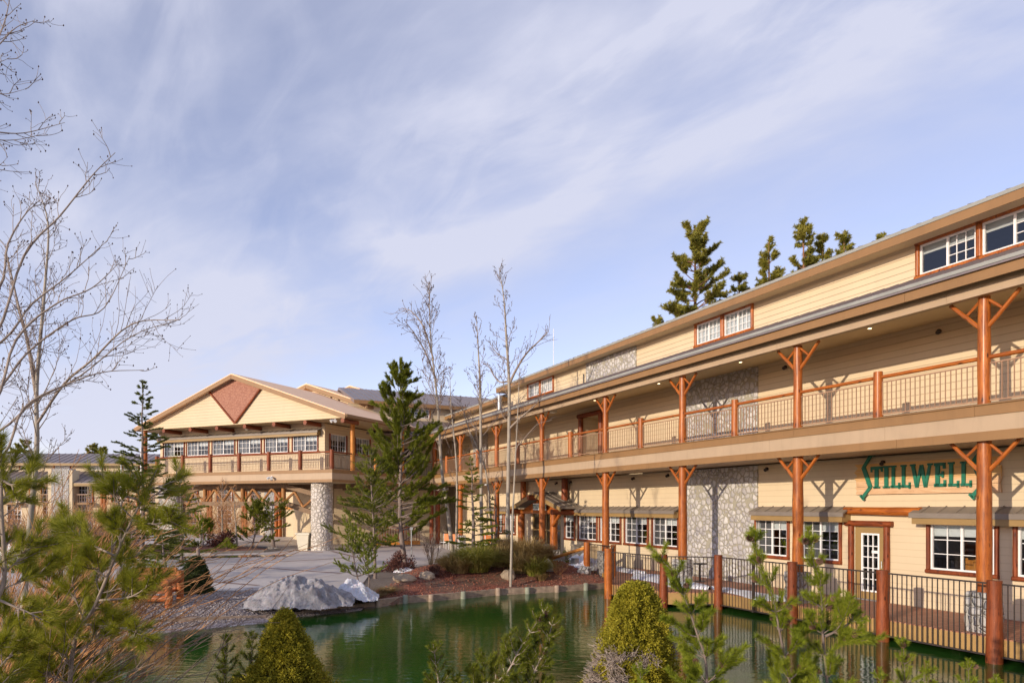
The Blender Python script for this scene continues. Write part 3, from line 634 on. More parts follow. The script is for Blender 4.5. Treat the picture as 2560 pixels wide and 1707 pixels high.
def I_(x): stroke_letter([[(-.055,0),(.055,0),(.055,H),(-.055,H)],[(-.10,0),(.10,0),(.10,.05),(-.10,.05)],[(-.10,H-.05),(.10,H-.05),(.10,H),(-.10,H)]],x,3.22)
def T_(x): stroke_letter([[(-.055,0),(.055,0),(.055,H),(-.055,H)],[(-.18,H-.09),(.18,H-.09),(.18,H),(-.18,H)],[(-.18,H-.16),(-.14,H-.16),(-.14,H),(-.18,H)],[(.14,H-.16),(.18,H-.16),(.18,H),(.14,H)],[(-.1,0),(.1,0),(.1,.05),(-.1,.05)]],x,3.22)
def L_(x): stroke_letter([[(-.045,0),(.045,0),(.045,H),(-.045,H)],[(-.08,H-.05),(.08,H-.05),(.08,H),(-.08,H)],[(-.07,0),(.20,0),(.20,.07),(-.07,.07)],[(.15,-.03),(.20,-.03),(.20,.14),(.15,.14)]],x,3.22)
def E_(x): stroke_letter([[(-.055,0),(.055,0),(.055,H),(-.055,H)],[(-.09,0),(.22,0),(.22,.08),(-.09,.08)],[(.16,0),(.22,0),(.22,.17),(.16,.17)],[(-.09,H-.08),(.20,H-.08),(.20,H),(-.09,H)],[(.14,H-.16),(.20,H-.16),(.20,H),(.14,H)],[(0,.28),(.15,.28),(.15,.35),(0,.35)],[(.11,.23),(.16,.23),(.16,.40),(.11,.40)]],x,3.22)
def W_(x): stroke_letter([Lbar(-.24,H,-.12,0,.09),Lbar(-.12,0,0,H*.95,.07),Lbar(0,H*.95,.12,0,.09),Lbar(.12,0,.24,H,.07),[(-.31,H-.05),(-.17,H-.05),(-.17,H),(-.31,H)],[(.17,H-.05),(.31,H-.05),(.31,H),(.17,H)]],x,3.22)
def S_(x): stroke_letter([Lbar(.17,.98,-.10,.60,.09),Lbar(-.10,.62,.13,.02,.12),Lbar(.13,.04,-.14,-.28,.09),Lbar(.08,1.0,.26,.93,.06),Lbar(-.20,-.20,-.08,-.33,.06)],x,3.22)
S_(13.45); T_(13.13); I_(12.83); L_(12.62); L_(12.32); W_(11.82); E_(11.38); L_(11.03); L_(10.72); S_(10.38)
es=root('entrance_sign','small cream sign with green STILLWELLS lettering hung in the log entrance gable','sign',tuple(W(32.3,.78,2.5)),WRZ)
b=MB(); b.prism([(-.75,0),(.75,0),(.70,.16),(.75,.36),(-.75,.36),(-.70,.18)],1,.10,.13); part('sign_board',b,M['cream'],es)
tc_=bpy.data.curves.new('lettering','FONT'); tc_.body='STILLWELLS'; tc_.size=.30; tc_.align_x='CENTER'; tc_.extrude=.006
to=bpy.data.objects.new('lettering_src',tc_); COL.objects.link(to); bpy.context.view_layer.update()
me=bpy.data.meshes.new_from_object(to.evaluated_get(bpy.context.evaluated_depsgraph_get())); bpy.data.objects.remove(to)
me.name='lettering'; me.materials.clear(); link('lettering',me,M['green_paint'],es,T(0,.138,.08)@Matrix.Rotation(R(180),4,'Z')@Matrix.Rotation(R(90),4,'X'))
# ================================================================ ENTRANCE LODGE (gabled building over the drive)
lod=root('entrance_lodge','cream gabled lodge on cobble columns with red shingle triangle in its gable','building',tuple(LO),LRZ)
wins=[(2.31,4.25),(4.66,6.57),(6.94,8.89),(9.25,11.2),(11.6,13.58),(13.91,15.85)]
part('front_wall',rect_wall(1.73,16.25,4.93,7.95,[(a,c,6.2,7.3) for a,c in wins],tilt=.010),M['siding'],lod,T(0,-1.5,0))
# right side wall (faces local -x)
def side_M(x,y): return T(x,y,0)@Matrix.Rotation(R(90),4,'Z')   # local x->+y , y->-x
sw=[(-3.6,-2.0,6.2,7.3),(-6.2,-4.6,6.2,7.3)]
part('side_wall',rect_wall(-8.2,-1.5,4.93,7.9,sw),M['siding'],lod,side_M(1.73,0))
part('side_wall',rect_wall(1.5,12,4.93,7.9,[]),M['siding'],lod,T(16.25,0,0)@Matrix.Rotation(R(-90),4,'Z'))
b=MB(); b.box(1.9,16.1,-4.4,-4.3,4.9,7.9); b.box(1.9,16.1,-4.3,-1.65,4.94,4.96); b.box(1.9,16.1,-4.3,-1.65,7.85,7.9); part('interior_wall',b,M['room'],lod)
for i,(a,c) in enumerate(wins):
    window(lod,a,c,6.2,7.3,y=-1.5,cols=(3,3),rows=3,blind=.42,screen=1,trim=M['log_red'],sides='LR',trim_w=.10)
class Sub: pass
def side_window(a,c,z0,z1):
    # built in the side frame then placed as its own part
    b=MB(); f_=.045
    b.box(a,c,-.04,.01,z0,z0+f_); b.box(a,c,-.04,.01,z1-f_,z1); b.box(a,a+f_,-.04,.01,z0+f_,z1-f_); b.box(c-f_,c,-.04,.01,z0+f_,z1-f_)
    m=(a+c)/2; b.box(m-.028,m+.028,-.04,.004,z0+f_,z1-f_)
    for k in (1,2,4,5): q=a+(c-a)*k/6; b.box(q-.01,q+.01,-.03,-.01,z0+f_,z1-f_)
    for k in (1,2): q=z0+(z1-z0)*k/3; b.box(a+f_,c-f_,-.028,-.012,q-.01,q+.01)
    w_=part('window',b,M['vinyl'],lod,side_M(1.73,0)); p=MB(); p.quad((c,-.035,z0),(a,-.035,z0),(a,-.035,z1),(c,-.035,z1)); part('pane',p,M['glass'],w_,side_M(1.73,0))
    q=MB(); q.box(a+.02,c-.02,-.10,-.09,z1-.35,z1-.01); part('blind',q,M['blind'],w_,side_M(1.73,0))
    for s in (a-.06,c+.06): log('log_trim',w_,(1.73-.04,s,z0-.1),(1.73-.04,s,z1+.02),.06,M['log_red'],None,8)
for s in sw: side_window(*s)
log('log_sill',lod,(2.1,-1.44,6.13),(16.1,-1.44,6.13),.07,M['log_red'])
visor(2.03,16.1,7.62,lod,-1.5)
# soffit and gable
b=MB(); b.box(-.9,16.7,-2.5,.0,7.955,8.0); b.box(-.9,1.7,-8.2,-2.5,7.955,8.0); b.box(16.3,16.7,-8.2,-2.5,7.955,8.0); part('eave_soffit',b,M['soffit'],lod)
gz=lambda x: 8.13+(11.16-8.13)*(1-abs(x-7.9)/8.84)
# gable wall as lap rows clipped to the roof pitch
b=MB(); z=7.98
while z<11.0:
    z2=min(z+.19,11.02); 
    def half(zz): return 8.84*(1-(zz-8.13+.16)/(11.16-8.13))
    h0=min(half(z),8.7); h1=min(half(z2),8.7)
    if h1<=0: break
    b.quad((7.9+h0,-.288,z),(7.9-h0,-.288,z),(7.9-h1,-.30,z2),(7.9+h1,-.30,z2)); b.quad((7.9+h0,-.30,z),(7.9-h0,-.30,z),(7.9-h0,-.288,z),(7.9+h0,-.288,z))
    z=z2
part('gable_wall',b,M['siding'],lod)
b=MB(); b.prism([(7.9,10.92),(5.75,10.15),(7.9,8.12),(10.05,10.15)],1,-.286,-.22); part('shingle_triangle',b,M['shingle'],lod)
for xe in (5.7,10.1): log('log_trim',lod,(7.9,-.2,8.06),(xe,-.2,10.2),.07,M['log_red'],None,9)
# roof
b=MB()
for s in (-1,1):
    e=7.9+s*8.9
    b.prism([(7.9,11.02),(7.9,11.24),(e,8.19),(e,7.99)],1,-8.3,.08)
part('gable_roof',b,M['roof_peach'],lod)
b=MB()
for s in (-1,1):
    e=7.9+s*8.95
    b.beam((7.9,.10,11.03),(e,.10,7.98),.05,.26); b.box(min(e,e-s*.03),max(e,e-s*.03)+.0,-8.2,.07,7.92,8.16)
part('barge_board',b,M['brown_band'],lod)
b=MB(); b.box(-1.14,-1.04,-8.2,.05,7.98,8.15); part('gutter',b,M['brown_band'],lod)
for x,z in ((14.14,7.83),(11.67,7.81),(9.29,7.79),(6.9,7.8),(4.5,7.82),(2.05,7.81),(-.75,7.80)):
    log('purlin_log',lod,(x,-1.5,z),(x,-.02,z),.135,M['log_red'],None,14)
b=MB(); b.box(1.7,16.3,-1.48,-1.42,7.74,7.95); part('frieze_board',b,M['tan_band'],lod)
# balcony floor
b=MB(); b.box(0.04,15.76,-17,-.04,4.30,4.92); part('balcony_floor',b,M['tan_band'],lod)
b=MB(); b.box(0.02,15.78,-17,-.02,4.17,4.299); part('underside',b,M['soffit'],lod)
b=MB()
for (z0,z1) in ((4.72,4.93),(4.16,4.33)):
    b.box(-.02,15.82,-.038,.0,z0,z1); b.box(-.02,.018,-12,-.039,z0,z1); b.box(15.782,15.82,-12,-.039,z0,z1)
part('balcony_trim',b,M['brown_band'],lod)
b=MB(); b.box(.0,15.8,-.039,-.018,4.332,4.718); b.box(.0,.019,-12,-.04,4.332,4.718); part('balcony_fascia',b,M['tan_band'],lod)
xs=[0.12,2.5,5.0,7.45,9.95,12.45,14.9]
for x in xs: log('railing_post',lod,(x,-.14,4.935),(x,-.14,6.12),.13,M['log_red'],None,14)
for a,c in zip(xs[:-1],xs[1:]): railing(lod,[(a+.12,-.14,0),(c-.12,-.14,0)],4.935,1.05,.125,M['iron_brown'],M['log_red'])
for a,c in ((-.25,-2.1),(-2.3,-4.6),(-4.8,-7.9)): railing(lod,[(.14,a,0),(.14,c,0)],4.935,1.05,.13,M['iron'],M['log_red'])
log('porch_column',lod,(.14,-2.2,4.94),(.14,-2.2,7.95),.14,M['log_yellow']); log('porch_column',lod,(.14,-7.9,4.94),(.14,-7.9,7.95),.14,M['log_yellow']); log('railing_post',lod,(.14,-4.7,4.94),(.14,-4.7,6.15),.14,M['log_yellow'])
log('porch_column',lod,(16.15,-.2,4.94),(16.15,-.2,7.95),.16,M['log'])
# cobble columns
def cobble_col(x,y,z0,z1,r,seed):
    b=MB(); b.sm=True; n=40;k=40
    for i in range(n):
        z=z0+(z1-z0)*i/(n-1)
        for j in range(k):
            a=2*math.pi*j/k; p=Vector((math.cos(a),math.sin(a),z*.8)); q=r*(1+.035*noise.noise(p*4+Vector((seed,0,0))))
            b.v.append((x+math.cos(a)*q,y+math.sin(a)*q,z))
    for i in range(n-1):
        for j in range(k): b.f.append((i*k+j,i*k+(j+1)%k,(i+1)*k+(j+1)%k,(i+1)*k+j))
    return part('cobble_column',b,M['stone_col'],lod)
cobble_col(1.51,-.95,-.02,4.17,.66,1); cobble_col(14.3,-.95,-.02,4.17,.66,2); cobble_col(12.4,-12.6,-.02,4.17,.66,3); cobble_col(3.0,-12.6,-.02,4.17,.66,4)
# arched log truss
b=MB()
for p,q,wd,ht in (((2.1,-1.35,3.42),(4.7,-1.35,4.0),.24,.28),((4.7,-1.35,4.01),(12.1,-1.35,4.01),.24,.28),((12.1,-1.35,4.0),(14.4,-1.35,3.42),.24,.28),
               ((2.1,-1.35,2.20),(4.7,-1.35,2.87),.24,.30),((4.7,-1.35,2.875),(12.1,-1.35,2.875),.24,.29),((12.1,-1.35,2.87),(14.3,-1.35,2.2),.24,.30)): b.beam(p,q,wd,ht)
tr=part('truss',b,M['beam'],lod)
for x in (4.9,8.35,11.75): log('truss_log',tr,(x,-1.35,3.0),(x,-1.35,3.9),.14,M['log_dry'],None,10)
zz=[(2.5,3.2),(3.31,2.65),(4.0,3.62),(4.75,3.06)]; zz2=[(5.05,3.06),(5.85,3.85),(6.65,3.06),(7.46,3.85),(8.2,3.06)]; zz3=[(8.5,3.06),(9.35,3.85),(10.08,3.06),(10.87,3.85),(11.6,3.06)]; zz4=[(11.9,3.08),(12.8,3.62),(13.53,2.6),(14.25,3.25)]
for Z in (zz,zz2,zz3,zz4):
    for (a,c),(e,f_) in zip(Z[:-1],Z[1:]): log('truss_log',tr,(a,-1.35,c),(e,-1.35,f_),.085,M['log_dry'],None,8)
b=MB(); 
for y in (-3.5,-7,-10.5): b.box(.3,15.5,y-.12,y+.12,3.86,4.168)
part('ceiling_beam',b,M['beam'],lod)
# lobby front under the building
part('lobby_wall',rect_wall(-3,17.5,-.05,4.16,[(9.2,11.6,0,2.6),(4.5,7.0,0,2.6)],tilt=.006),M['siding'],lod,T(0,-14.6,0))
for a,c in ((9.2,11.6),(4.5,7.0)):
    b=MB(); b.box(a,a+.1,-14.68,-14.6,0,2.6); b.box(c-.1,c,-14.68,-14.6,0,2.6); b.box((a+c)/2-.06,(a+c)/2+.06,-14.68,-14.6,0,2.5); b.box(a+.1,c-.1,-14.68,-14.6,2.45,2.6); e=part('lobby_door',b,M['ochre'],lod)
    b=MB(); b.quad((c,-14.65,0),(a,-14.65,0),(a,-14.65,2.5),(c,-14.65,2.5)); part('pane',b,M['glass'],e)
    log('door_post',lod,(a-.2,-14.3,0),(a-.2,-14.3,2.7),.16,M['log_yellow']); log('door_post',lod,(c+.2,-14.3,0),(c+.2,-14.3,2.7),.16,M['log_yellow'])
    b=MB(); b.beam((a-.9,-14.0,2.55),((a+c)/2,-14.0,3.3),.1,.2); b.beam((c+.9,-14.0,2.55),((a+c)/2,-14.0,3.3),.1,.2); b.prism([(a-.8,2.6),(c+.8,2.6),((a+c)/2,3.3)],1,-14.4,-14.1); part('door_gable',b,M['log'],lod)
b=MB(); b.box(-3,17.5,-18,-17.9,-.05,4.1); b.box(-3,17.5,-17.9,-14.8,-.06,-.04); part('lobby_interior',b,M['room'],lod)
for x in (13.2,16.9,17.3): log('log_column',lod,(x,-14.2,0),(x,-14.2,4.16),.17,M['log'])
b=MB(); b.box(12.6,17.4,-14.5,-14.4,2.45,2.75); part('header_board',b,M['log_yellow'],lod)
# raised hall blocks behind with their own gables
def hall(name,xc,hw,zp,ze,y0,y1,wr):
    b=MB(); 
    for s in (-1,1): e=xc+s*hw; b.prism([(xc,zp-.16),(xc,zp),(e,ze),(e,ze-.14)],1,y1,y0+.5)
    part('hall_roof',b,M['roof_peach'],lod)
    b=MB()
    for s in (-1,1): e=xc+s*hw; b.beam((xc,y0+.52,zp-.24),(e,y0+.52,ze-.2),.05,.28); b.box(min(e,e+s*.04),max(e,e+s*.04),y1,y0+.5,ze-.30,ze-.02)
    part('barge_board',b,M['brown_band'],lod)
    k=(zp-ze)/hw; hi=xc-hw+wr; lo=xc+hw-wr
    b=MB(); b.prism([(hi,7.5),(lo,7.5),(lo,zp-.15-k*(hw-wr)),(xc,zp-.15),(hi,zp-.15-k*(hw-wr))],1,y1+.2,y0-.02)
    part('hall_wall',b,M['siding'],lod)
hall('hall',8.55,5.5,11.95,10.09,-8.3,-14.5,.75)
hall('hall',9.75,6.4,13.0,10.85,-15.2,-24,.8)
b=MB(); b.sm=True; b.tube([(6.6,-8.25,10.6),(6.6,-8.25,10.95)],.05,6); b.tube([(5.9,-8.25,10.5),(5.9,-8.25,10.8)],.05,6); part('vent_pipe',b,M['iron'],lod)
# ================================================================ REAR WING
rw=root('rear_wing','three storey cream wing with mauve metal roof, joining the two lodges behind the tall pine','building',tuple(MO),MRZ)
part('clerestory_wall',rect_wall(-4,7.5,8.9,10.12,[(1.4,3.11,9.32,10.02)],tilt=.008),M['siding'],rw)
window(rw,1.4,3.11,9.32,10.02,cols=(3,3),rows=3,blind=.0,trim=M['log_yellow'],sides='LR')
b=MB(); b.box(1.2,3.3,-.7,-.6,9.1,10.1); part('interior_wall',b,M['room'],rw)
b=MB(); b.prism([(.62,10.05),(.62,10.33),(-5,12.05),(-10.6,10.3),(-5,11.85)],0,-5.5,7.2)
x=-5.3
while x<7.2: b.beam((x,.62,10.35),(x,-5,12.07),.03,.04); x+=.45
part('main_roof',b,M['roof_metal'],rw)
b=MB(); b.box(-5.5,7.2,.625,.65,10.03,10.30); part('roof_fascia',b,M['brown_band'],rw)
b=MB(); b.prism([(2.75,7.66),(2.75,7.76),(.0,9.12),(.0,9.0)],0,2.0,7.5); b.prism([(2.75,7.66),(2.75,7.76),(.0,9.12),(.0,9.0)],0,-.2,2.0)
x=-.1
while x<7.4: b.beam((x,2.75,7.78),(x,.02,9.14),.03,.035); x+=.45
part('balcony_roof',b,M['roof_metal'],rw)
part('balcony_wall',rect_wall(-.0,7.5,4.86,8.95,[(2.6,4.2,4.9,7.0)],tilt=.008),M['siding'],rw)
part('ground_floor_wall',rect_wall(-.0,8.5,-.1,4.2,[],tilt=.006),M['siding'],rw)
b=MB(); b.box(0,8.0,.0,2.5,4.2,4.86); part('balcony_floor',b,M['tan_band'],rw)
b=MB(); b.box(2.4,6,2.501,2.53,4.66,4.88); b.box(2.4,6,2.501,2.53,4.10,4.28); part('balcony_trim',b,M['brown_band'],rw)
b=MB(); b.box(2.5,4.3,-.6,-.5,4.86,7.1); part('hallway_wall',b,M['room'],rw)
log('log_column',rw,(1.75,2.3,4.88),(1.75,2.3,7.7),.16,M['log']); log('log_column',rw,(1.55,2.4,0),(1.55,2.4,4.15),.17,M['log_red']); log('log_column',rw,(1.95,2.2,0),(1.95,2.2,4.15),.15,M['log_red'])
railing(rw,[(2.0,2.35,0),(3.9,2.35,0)],4.87,1.03,.125,M['iron'],M['log_red'])
b=MB(); b.box(-3,10,-10,-.72,-.1,10.0); part('rear_wall',b,M['siding'],rw)
# snow on the little roof
b=MB(); b.sm=True
rs=random.Random(8)
for k in range(16):
    x=.5+k*.22; y=2.5-rs.uniform(0,.35); r=rs.uniform(.10,.20); z=7.78+(2.75-y)*.5
    b.tube([(x-r*1.3,y,z),(x,y,z+r*.6),(x+r*1.3,y,z+.01)],[.03,r*.6,.03],8)
tag(part('snow_patch',b,M['snow'],None,Matrix.Translation(MO)@RZ(MRZ)),'thin broken line of old snow on the rear wing roof','snow')
# ================================================================ FAR HOTEL
fh=root('far_hotel','distant three storey tan hotel block with mauve metal roofs, seen through bare branches at left','building',(-20,84,-1.4),R(182.5))
# local x runs to the left in the picture
fw=[]
bays=[-1.5+4.15*k for k in range(16)]
up=[(x-.9,x+.9,8.6+1.4,9.15+1.4) for x in bays]; md=[(x-.85,x+.85,4.6,6.55) for x in bays]; lo2=[(x-.85,x+.85,.0+1.4,2.2+1.4) for x in bays]
def shift(l,dz): return [(a,b,c+dz,d+dz) for a,b,c,d in l]
Z1=1.4-.0
part('wall',rect_wall(-6,62,0,6.95,shift(md,0)+shift(lo2,.6),lap=.3,tilt=.01),M['siding'],fh)
part('wall',rect_wall(-6,62,6.3,9.35,[(a,b,c-1.4,d-1.4) for a,b,c,d in up],lap=.3,tilt=.01),M['siding'],fh,T(0,-2.5,0))
b=MB(); b.box(-6,62,-4.6,-4.5,0,9.0); b.box(-6,62,-1.0,-.9,0,6.9); part('interior_wall',b,M['room'],fh)
for i,x in enumerate(bays[:15]):
    a,b0,c,d=up[i]; window(fh,a,b0,c-1.4,d-1.4,y=-2.5,cols=(3,0),rows=3,blind=0,trim=M['log'],sides='LR',trim_w=.16,mun=.05,frame=.08)
    a,b0,c,d=shift(md,0)[i]; window(fh,a,b0,c,d,cols=(2,2),rows=4,blind=0,trim=M['log'],sides='LR',trim_w=.2,mun=.05,frame=.08)
    a,b0,c,d=shift(lo2,.6)[i]; window(fh,a,b0,c,d,cols=(2,2),rows=4,blind=0,trim=None,mun=.05,frame=.08)
b=MB(); b.prism([(-1.7,9.2),(-1.7,9.42),(-6,10.9),(-11,9.3),(-11,9.1)],0,-6.5,62.5)
x=-6
while x<62: b.beam((x,-1.7,9.44),(x,-6,10.92),.07,.07); x+=.75
part('upper_roof',b,M['roof_metal'],fh)
b=MB(); b.prism([(1.3,6.65),(1.3,6.9),(-2.5,8.45),(-2.5,8.2)],0,-6.5,62.5); 
x=-6
while x<62: b.beam((x,1.3,6.92),(x,-2.5,8.47),.07,.07); x+=.75
part('lower_roof',b,M['roof_metal'],fh)
b=MB(); b.box(-6.5,62.5,1.31,1.36,6.5,6.85); b.box(-6.5,62.5,-1.69,-1.64,9.1,9.4); part('roof_fascia',b,M['ochre'],fh)
for k in range(0,15):
    x=-3.6+4.15*k
    if k%3==0: 
        b=MB(); b.box(x-1.0,x+1.0,.02,1.5,0,8.6); part('stone_chimney',b,M['stone'],fh)
        b=MB(); b.box(x-1.4,x-1.02,.02,1.45,0,8.4); b.box(x+1.02,x+1.4,.02,1.45,0,8.4); part('pilaster',b,M['siding'],fh)
    else: log('log_column',fh,(x-.5,1.0,0),(x-.5,1.0,6.6),.22,M['log'],None,8)
for k,x in enumerate(bays[:15]):
    log('log_column',fh,(x+1.25,1.0,0),(x+1.25,1.0,6.6),.2,M['log'],None,8)
    b=MB(); b.box(x-1.1,x+1.1,.02,1.1,4.3,4.55); part('balcony',b,M['brown_band'],fh)
    b=MB(); b.beam((x-1.1,1.05,5.5),(x+1.1,1.05,5.5),.1,.1)
    for q in range(9): b.box(x-1.05+q*.26,x-1.02+q*.26,1.04,1.07,4.55,5.5)
    part('balcony_railing',b,M['iron_brown'],fh)
# ---------------------------------------------------------------- terrain
POND=[(-8.6,17.8),(-9.7,16.4),(-9.6,14.4),(-8.6,12.4),(-7.6,10.9),(-3,10.4),(0,10.1),(3,9.6),(6,8.4),(9,6.4),(11.5,4.0),(15,6.2),(14.3,8.9),(5.6,26.9),(3.69,26.9),(2.79,26.3),(1.64,25.7),(.53,25.25),(-.54,24.8),(-1.73,23.9),(-2.76,23.2),(-3.57,22.8),(-4.19,21.7),(-5.0,21.0),(-6.5,19.85),(-7.08,18.8),(-8.1,18.1)]
PN=np.array(POND)
def sdist(X,Y,poly=PN):
    """signed distance to a polygon, negative inside"""
    X=np.asarray(X,float);Y=np.asarray(Y,float); d=np.full(X.shape,1e9); ins=np.zeros(X.shape,bool); n=len(poly)
    for i in range(n):
        ax,ay=poly[i];bx,by=poly[(i+1)%n]; ex,ey=bx-ax,by-ay; t=np.clip(((X-ax)*ex+(Y-ay)*ey)/(ex*ex+ey*ey),0,1)
        d=np.minimum(d,np.hypot(X-ax-t*ex,Y-ay-t*ey))
        c=((ay>Y)!=(by>Y))&(X<(bx-ax)*(Y-ay)/(by-ay+1e-12)+ax); ins^=c
    return np.where(ins,-d,d)
def fnoise(X,Y,s,seed=0):
    out_=np.zeros(X.shape); it=np.nditer([X,Y,out_],op_flags=[['readonly'],['readonly'],['writeonly']])
    for a,b,o in it: o[...]=noise.fractal(Vector((float(a)*s,float(b)*s,seed)),1,2,4)
    return out_
def sm(a,b,x): t=np.clip((x-a)/(b-a),0,1); return t*t*(3-2*t)
BED=np.array([(-4.55,21.9),(-3.57,22.6),(-2.76,23.0),(-1.73,23.7),(-.54,24.6),(.53,25.05),(1.64,25.5),(2.79,26.1),(4.3,26.8),(5.0,30.2),(2.7,33.5),(.5,36),(-2.2,35.6),(-3.3,33.0),(-4.6,30.6),(-5.8,29.2),(-5.8,26.6),(-5.5,24.4),(-5.3,22.8)])
def bedh(X,Y):
    d=sdist(X,Y,BED); return np.where(d<0,-.30+.62*sm(0,3.0,-d),-.26-np.clip(d,0,1)*1.5)
def groundh(X,Y):
    d=sdist(X,Y); h=np.where(d>0,-.5+.46*sm(0,2.3,d),-.5-.8*sm(0,1.5,-d))
    far=sm(55,75,Y)*sm(12,-6,X); far2=sm(-14,-30,X)*sm(25,45,Y); h=h-1.35*np.maximum(far,far2)
    return h
def H1(x,y,bed=True):
    a=float(groundh(np.array([x]),np.array([y]))[0]); 
    if bed: a=max(a,float(bedh(np.array([x]),np.array([y]))[0]))
    return a
def grid(name,x0,x1,y0,y1,st,fn,mat,keep=None):
    xs=np.arange(x0,x1+1e-6,st); ys=np.arange(y0,y1+1e-6,st); X,Y=np.meshgrid(xs,ys); Z=fn(X,Y)
    V=np.stack([X,Y,Z],-1).reshape(-1,3); ny,nx=X.shape; idx=np.arange(nx*ny).reshape(ny,nx)
    F=np.stack([idx[:-1,:-1],idx[:-1,1:],idx[1:,1:],idx[1:,:-1]],-1).reshape(-1,4)
    if keep is not None:
        c=V[F].mean(1); F=F[keep(c[:,0],c[:,1])]
        u_,inv=np.unique(F,return_inverse=True); V=V[u_]; F=inv.reshape(F.shape)
    me=np_mesh(name,V,F,True); return link(name,me,mat)
def gfn(X,Y): 
    h=groundh(X,Y); return h+.03*fnoise(X,Y,.9)*(sdist(X,Y)>0)*(sdist(X,Y)<9)
gr=grid('ground',-34,30,-10,60,.4,gfn,M['ground']); gr['kind']='structure'
# the outer ground out to the horizon
b=MB(); o=[(-34,-10),(30,-10),(30,60),(-34,60)]; big=[(-900,-400),(900,-400),(900,1500),(-900,1500)]
zo=-.045
for (a,c,za,zb_) in ((0,1,-.05,-.05),(1,2,-.05,-.05),(2,3,-.05,-1.4),(3,0,-1.4,-.05)):
    pass
b.quad((big[0][0],big[0][1],-1.5),(big[1][0],big[1][1],-1.5),(big[2][0],big[2][1],-1.5),(big[3][0],big[3][1],-1.5)); struct('outer_ground',b,M['ground'])
# plaza: one concrete sheet with an edge
pl=[(-30,23.6),(-12.5,20.9),(-9.6,21.3),(-7.2,21.9),(-5.6,22.6),(-5.3,24.4),(-5.6,26.6),(-5.6,29.2),(-4.4,30.6),(-3.1,33),(-2,35.4),(.5,35.8),(2.6,33.3),(6,30),(8,40),(-2,52),(-16,60),(-45,75),(-60,60),(-40,30)]
b=MB(); b.prism(pl,2,-.12,.0); struct('plaza',b,M['plaza'])
b=MB()
def stripe(pts,w_,z):
    for p,q in zip(pts[:-1],pts[1:]):
        p=Vector((*p,0));q=Vector((*q,0)); d=(q-p).normalized(); n=Vector((-d.y,d.x,0))*w_/2
        b.quad((p-n)[:2]+(z,),(q-n)[:2]+(z,),(q+n)[:2]+(z,),(p+n)[:2]+(z,))
def v2(v): return (v[0],v[1])
def ribbon(name,pts,w_,z,mat):
    b=MB()
    for i,(p,q) in enumerate(zip(pts[:-1],pts[1:])):
        d=Vector((q[0]-p[0],q[1]-p[1])).normalized(); n=Vector((-d.y,d.x))*w_/2; zz=z+.0006*(i%2)
        b.quad((p[0]-n.x,p[1]-n.y,zz),(q[0]-n.x,q[1]-n.y,zz),(q[0]+n.x,q[1]+n.y,zz),(p[0]+n.x,p[1]+n.y,zz))
    return struct(name,b,mat)
M['joint']=simple('red_brick_strip',(.22,.13,.11),.8,.2,4,.2)
ribbon('paving_strip',[(-11.6,30.5),(-6.9,27.6)],.22,.004,M['joint']); ribbon('paving_strip',[(-10.9,41.2),(-8.2,36.2),(-13.5,31.5)],.22,.0052,M['joint']); ribbon('paving_strip',[(-14.5,26.5),(-8.7,23.4)],.2,.0064,M['joint'])
# puddle along the drive
pts=[]
for k in range(40):
    t=k/40*2*math.pi; pts.append((-18.3+6.2*math.cos(t)+.3*math.sin(5*t),36.6+(1.15+.3*math.sin(3*t))*math.sin(t)+.10*6.2*math.cos(t)))
b=MB(); b.v=[(x,y,.010) for x,y in pts]; b.f=[tuple(range(40))]; pu=struct('puddle',b,M['puddle'])
# gravel shore
gv=grid('gravel_shore',-20,-4.6,16.2,23.4,.12,lambda X,Y: groundh(X,Y)+.035+.015*fnoise(X,Y,2.2),M['gravel'],keep=lambda x,y:(sdist(x,y)<3.6)&(sdist(x,y)>-.7)&(y<22.9)&~((x>-5.4)&(y>21.6))); gv['kind']='structure'
bd=grid('mulch_bed',-6.6,5.6,21.6,37,.10,lambda X,Y: bedh(X,Y)+.035*fnoise(X,Y,1.6)+.012*fnoise(X,Y,7),M['mulch'],keep=lambda x,y:(sdist(x,y,BED)<.35)&(sdist(x,y)>-.10)); bd['kind']='structure'
# drive island bed
isl=np.array([(-26,39.5),(-21,38.3),(-17,38.6),(-14.6,40.2),(-14.3,42),(-16,44),(-22,46),(-30,46),(-32,42)])
ib=grid('island_bed',-33,-13.6,37.5,47,.2,lambda X,Y:np.where(sdist(X,Y,isl)<0,.02+.22*sm(0,2,-sdist(X,Y,isl)),-.1)+.02*fnoise(X,Y,1.5),M['mulch'],keep=lambda x,y:sdist(x,y,isl)<.1); ib['kind']='structure'
bb=MB()
for i in range(len(isl)):
    p=isl[i];q=isl[(i+1)%len(isl)]; bb.beam((p[0],p[1],.06),(q[0],q[1],.06),.16,.16)
tag(part('island_kerb',bb,M['concrete'] if 'concrete' in M else M['rock_grey']),None,None,None,'structure')
# water
b=MB(); b.v=[(x,y,-.5) for x,y in [(-13,19.5),(-13,6),(4,3),(16,1),(16.5,9),(7,29),(3,28.4)]]; b.f=[tuple(range(7))]; struct('pond_water',b,M['water'])
